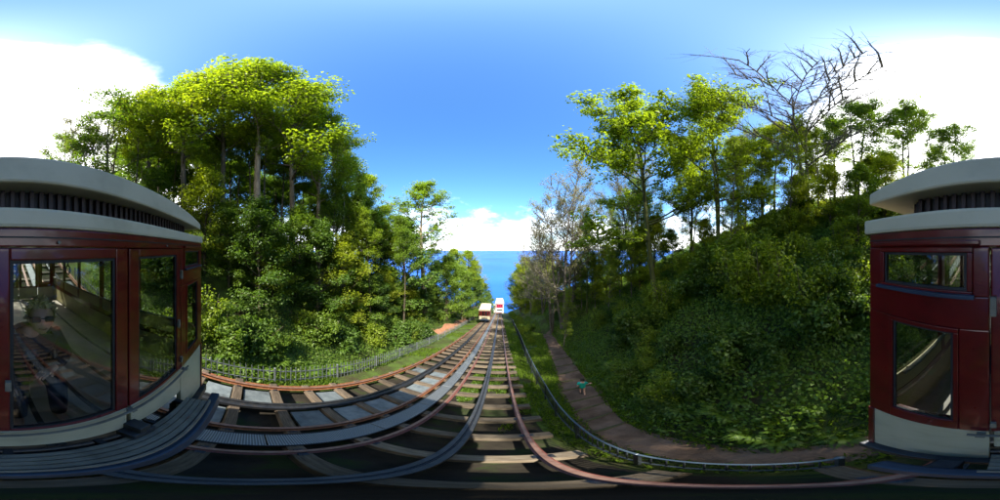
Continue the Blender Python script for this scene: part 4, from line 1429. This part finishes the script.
# ------------------------------------------------------------------ people
def skinned(name, verts, edges, radii, mat, parent, root=0, sub=2):
    me = bpy.data.meshes.new(name)
    me.from_pydata([Vector(v) for v in verts], edges, [])
    me.materials.append(M[mat])
    o = link(name, me, parent)
    md = o.modifiers.new('skin', 'SKIN')
    md.use_smooth_shade = True
    if not me.skin_vertices:
        bm = bmesh.new(); bm.from_mesh(me); bm.verts.layers.skin.verify(); bm.to_mesh(me); bm.free()
    for i, r in enumerate(radii):
        sv2 = me.skin_vertices[0].data[i]
        sv2.radius = (r, r) if not isinstance(r, tuple) else r
        sv2.use_root = (i == root)
    ms = o.modifiers.new('sub', 'SUBSURF'); ms.levels = sub; ms.render_levels = sub
    return o


def head_mesh(c, s, yaw=0.0, pitch=0.0):
    """a head with brow, nose, mouth, chin and ears; faces +Y before turning; s is the height"""
    mb = MB()
    mb.ball((0, 0, 0), .5*s, (.72, .86, 1.0), 24, 18)
    for v in mb.bm.verts:
        x, y, z = v.co/s
        if z < -.05:
            k = (-z-.05)/.45
            v.co.x *= 1-.34*k; v.co.y = v.co.y*(1-.22*k)+.06*s*k
        if y > .2:
            if abs(x) < .07 and -.2 < z < .02: v.co.y += .085*s*(1-abs(z+.13)/.17)*(1-abs(x)/.075) if abs(z+.13) < .17 else 0
            if abs(abs(x)-.15) < .075 and abs(z-.02) < .06: v.co.y -= .035*s
            if abs(x) < .15 and abs(z+.27) < .03: v.co.y -= .018*s
    for sx in (-1, 1):
        mb.ball((sx*.355*s, -.02*s, -.03*s), .09*s, (.4, .75, 1.2), 10, 8)
    m = Matrix.Translation(c) @ Matrix.Rotation(yaw, 4, 'Z') @ Matrix.Rotation(pitch, 4, 'X')
    bmesh.ops.transform(mb.bm, matrix=m, verts=mb.bm.verts)
    return mb, m


def hand(verts, edges, radii, w, d, side, ln=.085):
    """palm and five curled fingers, grown from wrist index w along direction d"""
    d = Vector(d).normalized(); up = Vector((0, 0, 1)); s = d.cross(up).normalized()*side
    u = s.cross(d).normalized()*side
    p0 = Vector(verts[w])
    palm = len(verts); verts.append(p0+d*.05); radii.append(.026); edges.append((w, palm))
    for k, l in enumerate((.85, 1.0, .93, .72)):
        off = s*(-.030+.020*k)
        i = len(verts)
        verts.append(p0+d*.09+off); radii.append(.010); edges.append((palm, i))
        verts.append(p0+d*(.09+ln*.45*l)+off-u*.012); radii.append(.009); edges.append((i, i+1))
        verts.append(p0+d*(.09+ln*.62*l)+off-u*.038); radii.append(.008); edges.append((i+1, i+2))
    i = len(verts)
    verts.append(p0+d*.035-s*.038-u*.008); radii.append(.012); edges.append((palm, i))
    verts.append(p0+d*.068-s*.050-u*.020); radii.append(.010); edges.append((i, i+1))


# seated passenger behind the right-hand door pane
pr = thing('person', 'smiling person in dark jacket and sunglasses sitting inside the carriage window', 'person', (-.24, -1.42, -1.25))
o0 = Vector(pr.location)
verts = [(0, 0, .09), (0, .05, .28), (0, .13, .46), (0, .20, .545), (0, .26, .60)]
edges = [(0, 1), (1, 2), (2, 3), (3, 4)]
radii = [(.15, .12), (.15, .11), (.16, .10), .075, .052]
body_v = [Vector(v) for v in verts]; body_r = list(radii); body_e = list(edges)


def limb(vs, es, rs, start, pts, rad):
    p = start
    for q, r in zip(pts, rad):
        i = len(vs); vs.append(Vector(q)); rs.append(r); es.append((p, i)); p = i
    return p


la = limb(body_v, body_e, body_r, 2, [(-.20, .15, .47), (-.29, .20, .23), (-.10, .40, .24)], [.062, .046, .030])
hand(body_v, body_e, body_r, la, (.7, .55, .25), 1)
ra = limb(body_v, body_e, body_r, 2, [(.20, .15, .47), (.30, .22, .24), (.20, .43, .14)], [.062, .046, .030])
hand(body_v, body_e, body_r, ra, (-.2, .9, .1), -1)
for sx in (-1, 1):
    limb(body_v, body_e, body_r, 0, [(sx*.10, .10, .07), (sx*.13, .42, .09), (sx*.13, .46, -.32), (sx*.13, .47, -.42), (sx*.14, .58, -.44)], [.09, .066, .048, .040, .036])
body = skinned('body', body_v, body_e, body_r, 'skin', pr)
hc = Vector((-.045, .345, .745))
mb, hm = head_mesh(hc, .245, R(-8), R(14))
hd = mb.build('head', 'skin', body, True)
jv = [Vector(v) for v in verts[:4]]; je = [(0, 1), (1, 2), (2, 3)]; jr = [(.20, .165), (.20, .16), (.215, .15), .115]
limb(jv, je, jr, 2, [(-.21, .15, .475), (-.30, .20, .225), (-.13, .37, .235)], [.085, .066, .05])
limb(jv, je, jr, 2, [(.21, .15, .475), (.31, .22, .235), (.21, .40, .15)], [.085, .066, .05])
jk = skinned('jacket', jv, je, jr, 'navy', pr)
shirt = MB(); shirt.ball((0, .165, .36), .10, (.85, .95, 1.6)); shirt.build('top', 'denim', pr, True)
tv = [Vector((0, 0, .06))]; te = []; trr = [(.17, .14)]
for sx in (-1, 1):
    limb(tv, te, trr, 0, [(sx*.11, .10, .06), (sx*.13, .43, .085), (sx*.13, .465, -.32), (sx*.13, .47, -.40)], [.105, .082, .062, .06])
skinned('trousers', tv, te, trr, 'navy', pr)
hs_ = .245
mb = MB(); mb.ball((0, -.016, .026), .126, (.80, .93, 1.0), 20, 14)
bmesh.ops.delete(mb.bm, geom=[v for v in mb.bm.verts if v.co.z < -.055 or (v.co.y > .040 and v.co.z < .058)], context='VERTS')
rh = random.Random(5)
for k_ in range(260):                      # short tousled locks
    a_ = rh.uniform(0, 6.28); e_ = rh.uniform(-.35, 1.5)
    n_ = Vector((math.cos(a_)*math.cos(e_), math.sin(a_)*math.cos(e_), math.sin(e_)))
    if n_.y > .35 and n_.z < .45: continue
    p_ = Vector((n_.x*.095, -.016+n_.y*.112, .026+n_.z*.120))
    q_ = p_+n_*rh.uniform(.012, .034)+Vector((rh.uniform(-.018, .018), rh.uniform(-.01, .022), rh.uniform(-.006, .014)))
    mb.rod(p_, q_, .011, 5, .002)
bmesh.ops.transform(mb.bm, matrix=hm, verts=mb.bm.verts)
mb.build('hair', 'hair', body, True)
mb = MB()
for sx in (-1, 1):
    mb.box(sx*.041-.030, sx*.041+.030, .094, .104, -.016, .026, .009)
    mb.rod((sx*.092, -.01, .014), (sx*.069, .098, .014), .004, 6)
mb.box(-.014, .014, .100, .107, .008, .016, .002)
bmesh.ops.transform(mb.bm, matrix=hm, verts=mb.bm.verts)
mb.build('sunglasses', 'black', body)
mb = MB(); mb.ball((0, .103, -.022), .017, (.85, .9, 1.5), 12, 8)
bmesh.ops.transform(mb.bm, matrix=hm, verts=mb.bm.verts)
mb.build('nose', 'skin', hd, True)
mb = MB()
for k_ in range(8):
    a0, a1 = -.9+k_*.225, -.9+(k_+1)*.225
    f_ = lambda a: (.032*math.sin(a), .062+.032*math.cos(a), -.072+.012*math.sin(a)**2)
    mb.rod(f_(a0), f_(a1), .0055, 6)
bmesh.ops.transform(mb.bm, matrix=hm, verts=mb.bm.verts)
mb.build('mouth', 'lip', hd, True)

# child on the path
cx_, cy_ = 3.1, 5.45
ch = thing('person', 'small person in turquoise shirt walking on the footpath', 'person', (cx_, cy_, gz(cx_, cy_)+.03), R(-25))
k = 1.30/1.7
bv = [Vector(v)*k for v in ((0, 0, .92), (0, -.02, 1.12), (0, -.05, 1.34), (0, -.055, 1.44), (0, -.05, 1.52))]
be = [(0, 1), (1, 2), (2, 3), (3, 4)]; brr = [r*k if not isinstance(r, tuple) else (r[0]*k, r[1]*k) for r in ((.14, .11), (.13, .10), (.15, .10), .07, .05)]
la = limb(bv, be, brr, 2, [Vector(q)*k for q in ((-.19, -.05, 1.36), (-.25, -.12, 1.10), (-.24, .06, .90))], [.055*k, .042*k, .028*k])
hand(bv, be, brr, la, (0, .5, -.8), 1, .06)
ra = limb(bv, be, brr, 2, [Vector(q)*k for q in ((.19, -.05, 1.36), (.29, .0, 1.12), (.36, .17, 1.02))], [.055*k, .042*k, .028*k])
hand(bv, be, brr, ra, (.9, .2, 0), -1, .06)
limb(bv, be, brr, 0, [Vector(q)*k for q in ((-.09, 0, .86), (-.10, .16, .50), (-.10, .02, .10), (-.10, .14, .04))], [.085*k, .06*k, .042*k, .035*k])
limb(bv, be, brr, 0, [Vector(q)*k for q in ((.09, 0, .86), (.10, -.06, .48), (.10, -.28, .14), (.10, -.20, .06))], [.085*k, .06*k, .042*k, .035*k])
cb_ = skinned('body', bv, be, brr, 'skin', ch)
mb, hm = head_mesh(Vector((0, -.03, 1.64))*k, .235*k*1.1, 0, R(-12))
mb.build('head', 'skin', cb_, True)
mb = MB(); mb.ball((0, -.012, .022), .112, (.84, .95, 1.0))
bmesh.ops.delete(mb.bm, geom=[v for v in mb.bm.verts if v.co.z < -.04 or (v.co.y > .045 and v.co.z < .05)], context='VERTS')
bmesh.ops.transform(mb.bm, matrix=hm, verts=mb.bm.verts)
mb.build('hair', 'hair_dark', cb_, True)
sv3 = [Vector(v)*k for v in ((0, 0, .74), (0, -.01, .95), (0, -.02, 1.14), (0, -.05, 1.34), (0, -.055, 1.42))]
se = [(0, 1), (1, 2), (2, 3), (3, 4)]; srr = [(.20*k, .17*k), (.18*k, .15*k), (.165*k, .135*k), (.18*k, .125*k), .085*k]
limb(sv3, se, srr, 3, [Vector(q)*k for q in ((-.20, -.05, 1.365), (-.245, -.10, 1.17))], [.08*k, .07*k])
limb(sv3, se, srr, 3, [Vector(q)*k for q in ((.20, -.05, 1.365), (.27, -.01, 1.19))], [.08*k, .07*k])
skinned('shirt', sv3, se, srr, 'teal', ch)
for (x, y0_, y1_, z) in ((-.10, -.03, .17, .035), (.10, -.36, -.16, .085)):
    mb = MB(); mb.ball((x*k, (y0_+y1_)/2*k+.01, z*k), .105*k, (.5, 1.15, .5)); mb.build('shoe', 'black', ch, True)
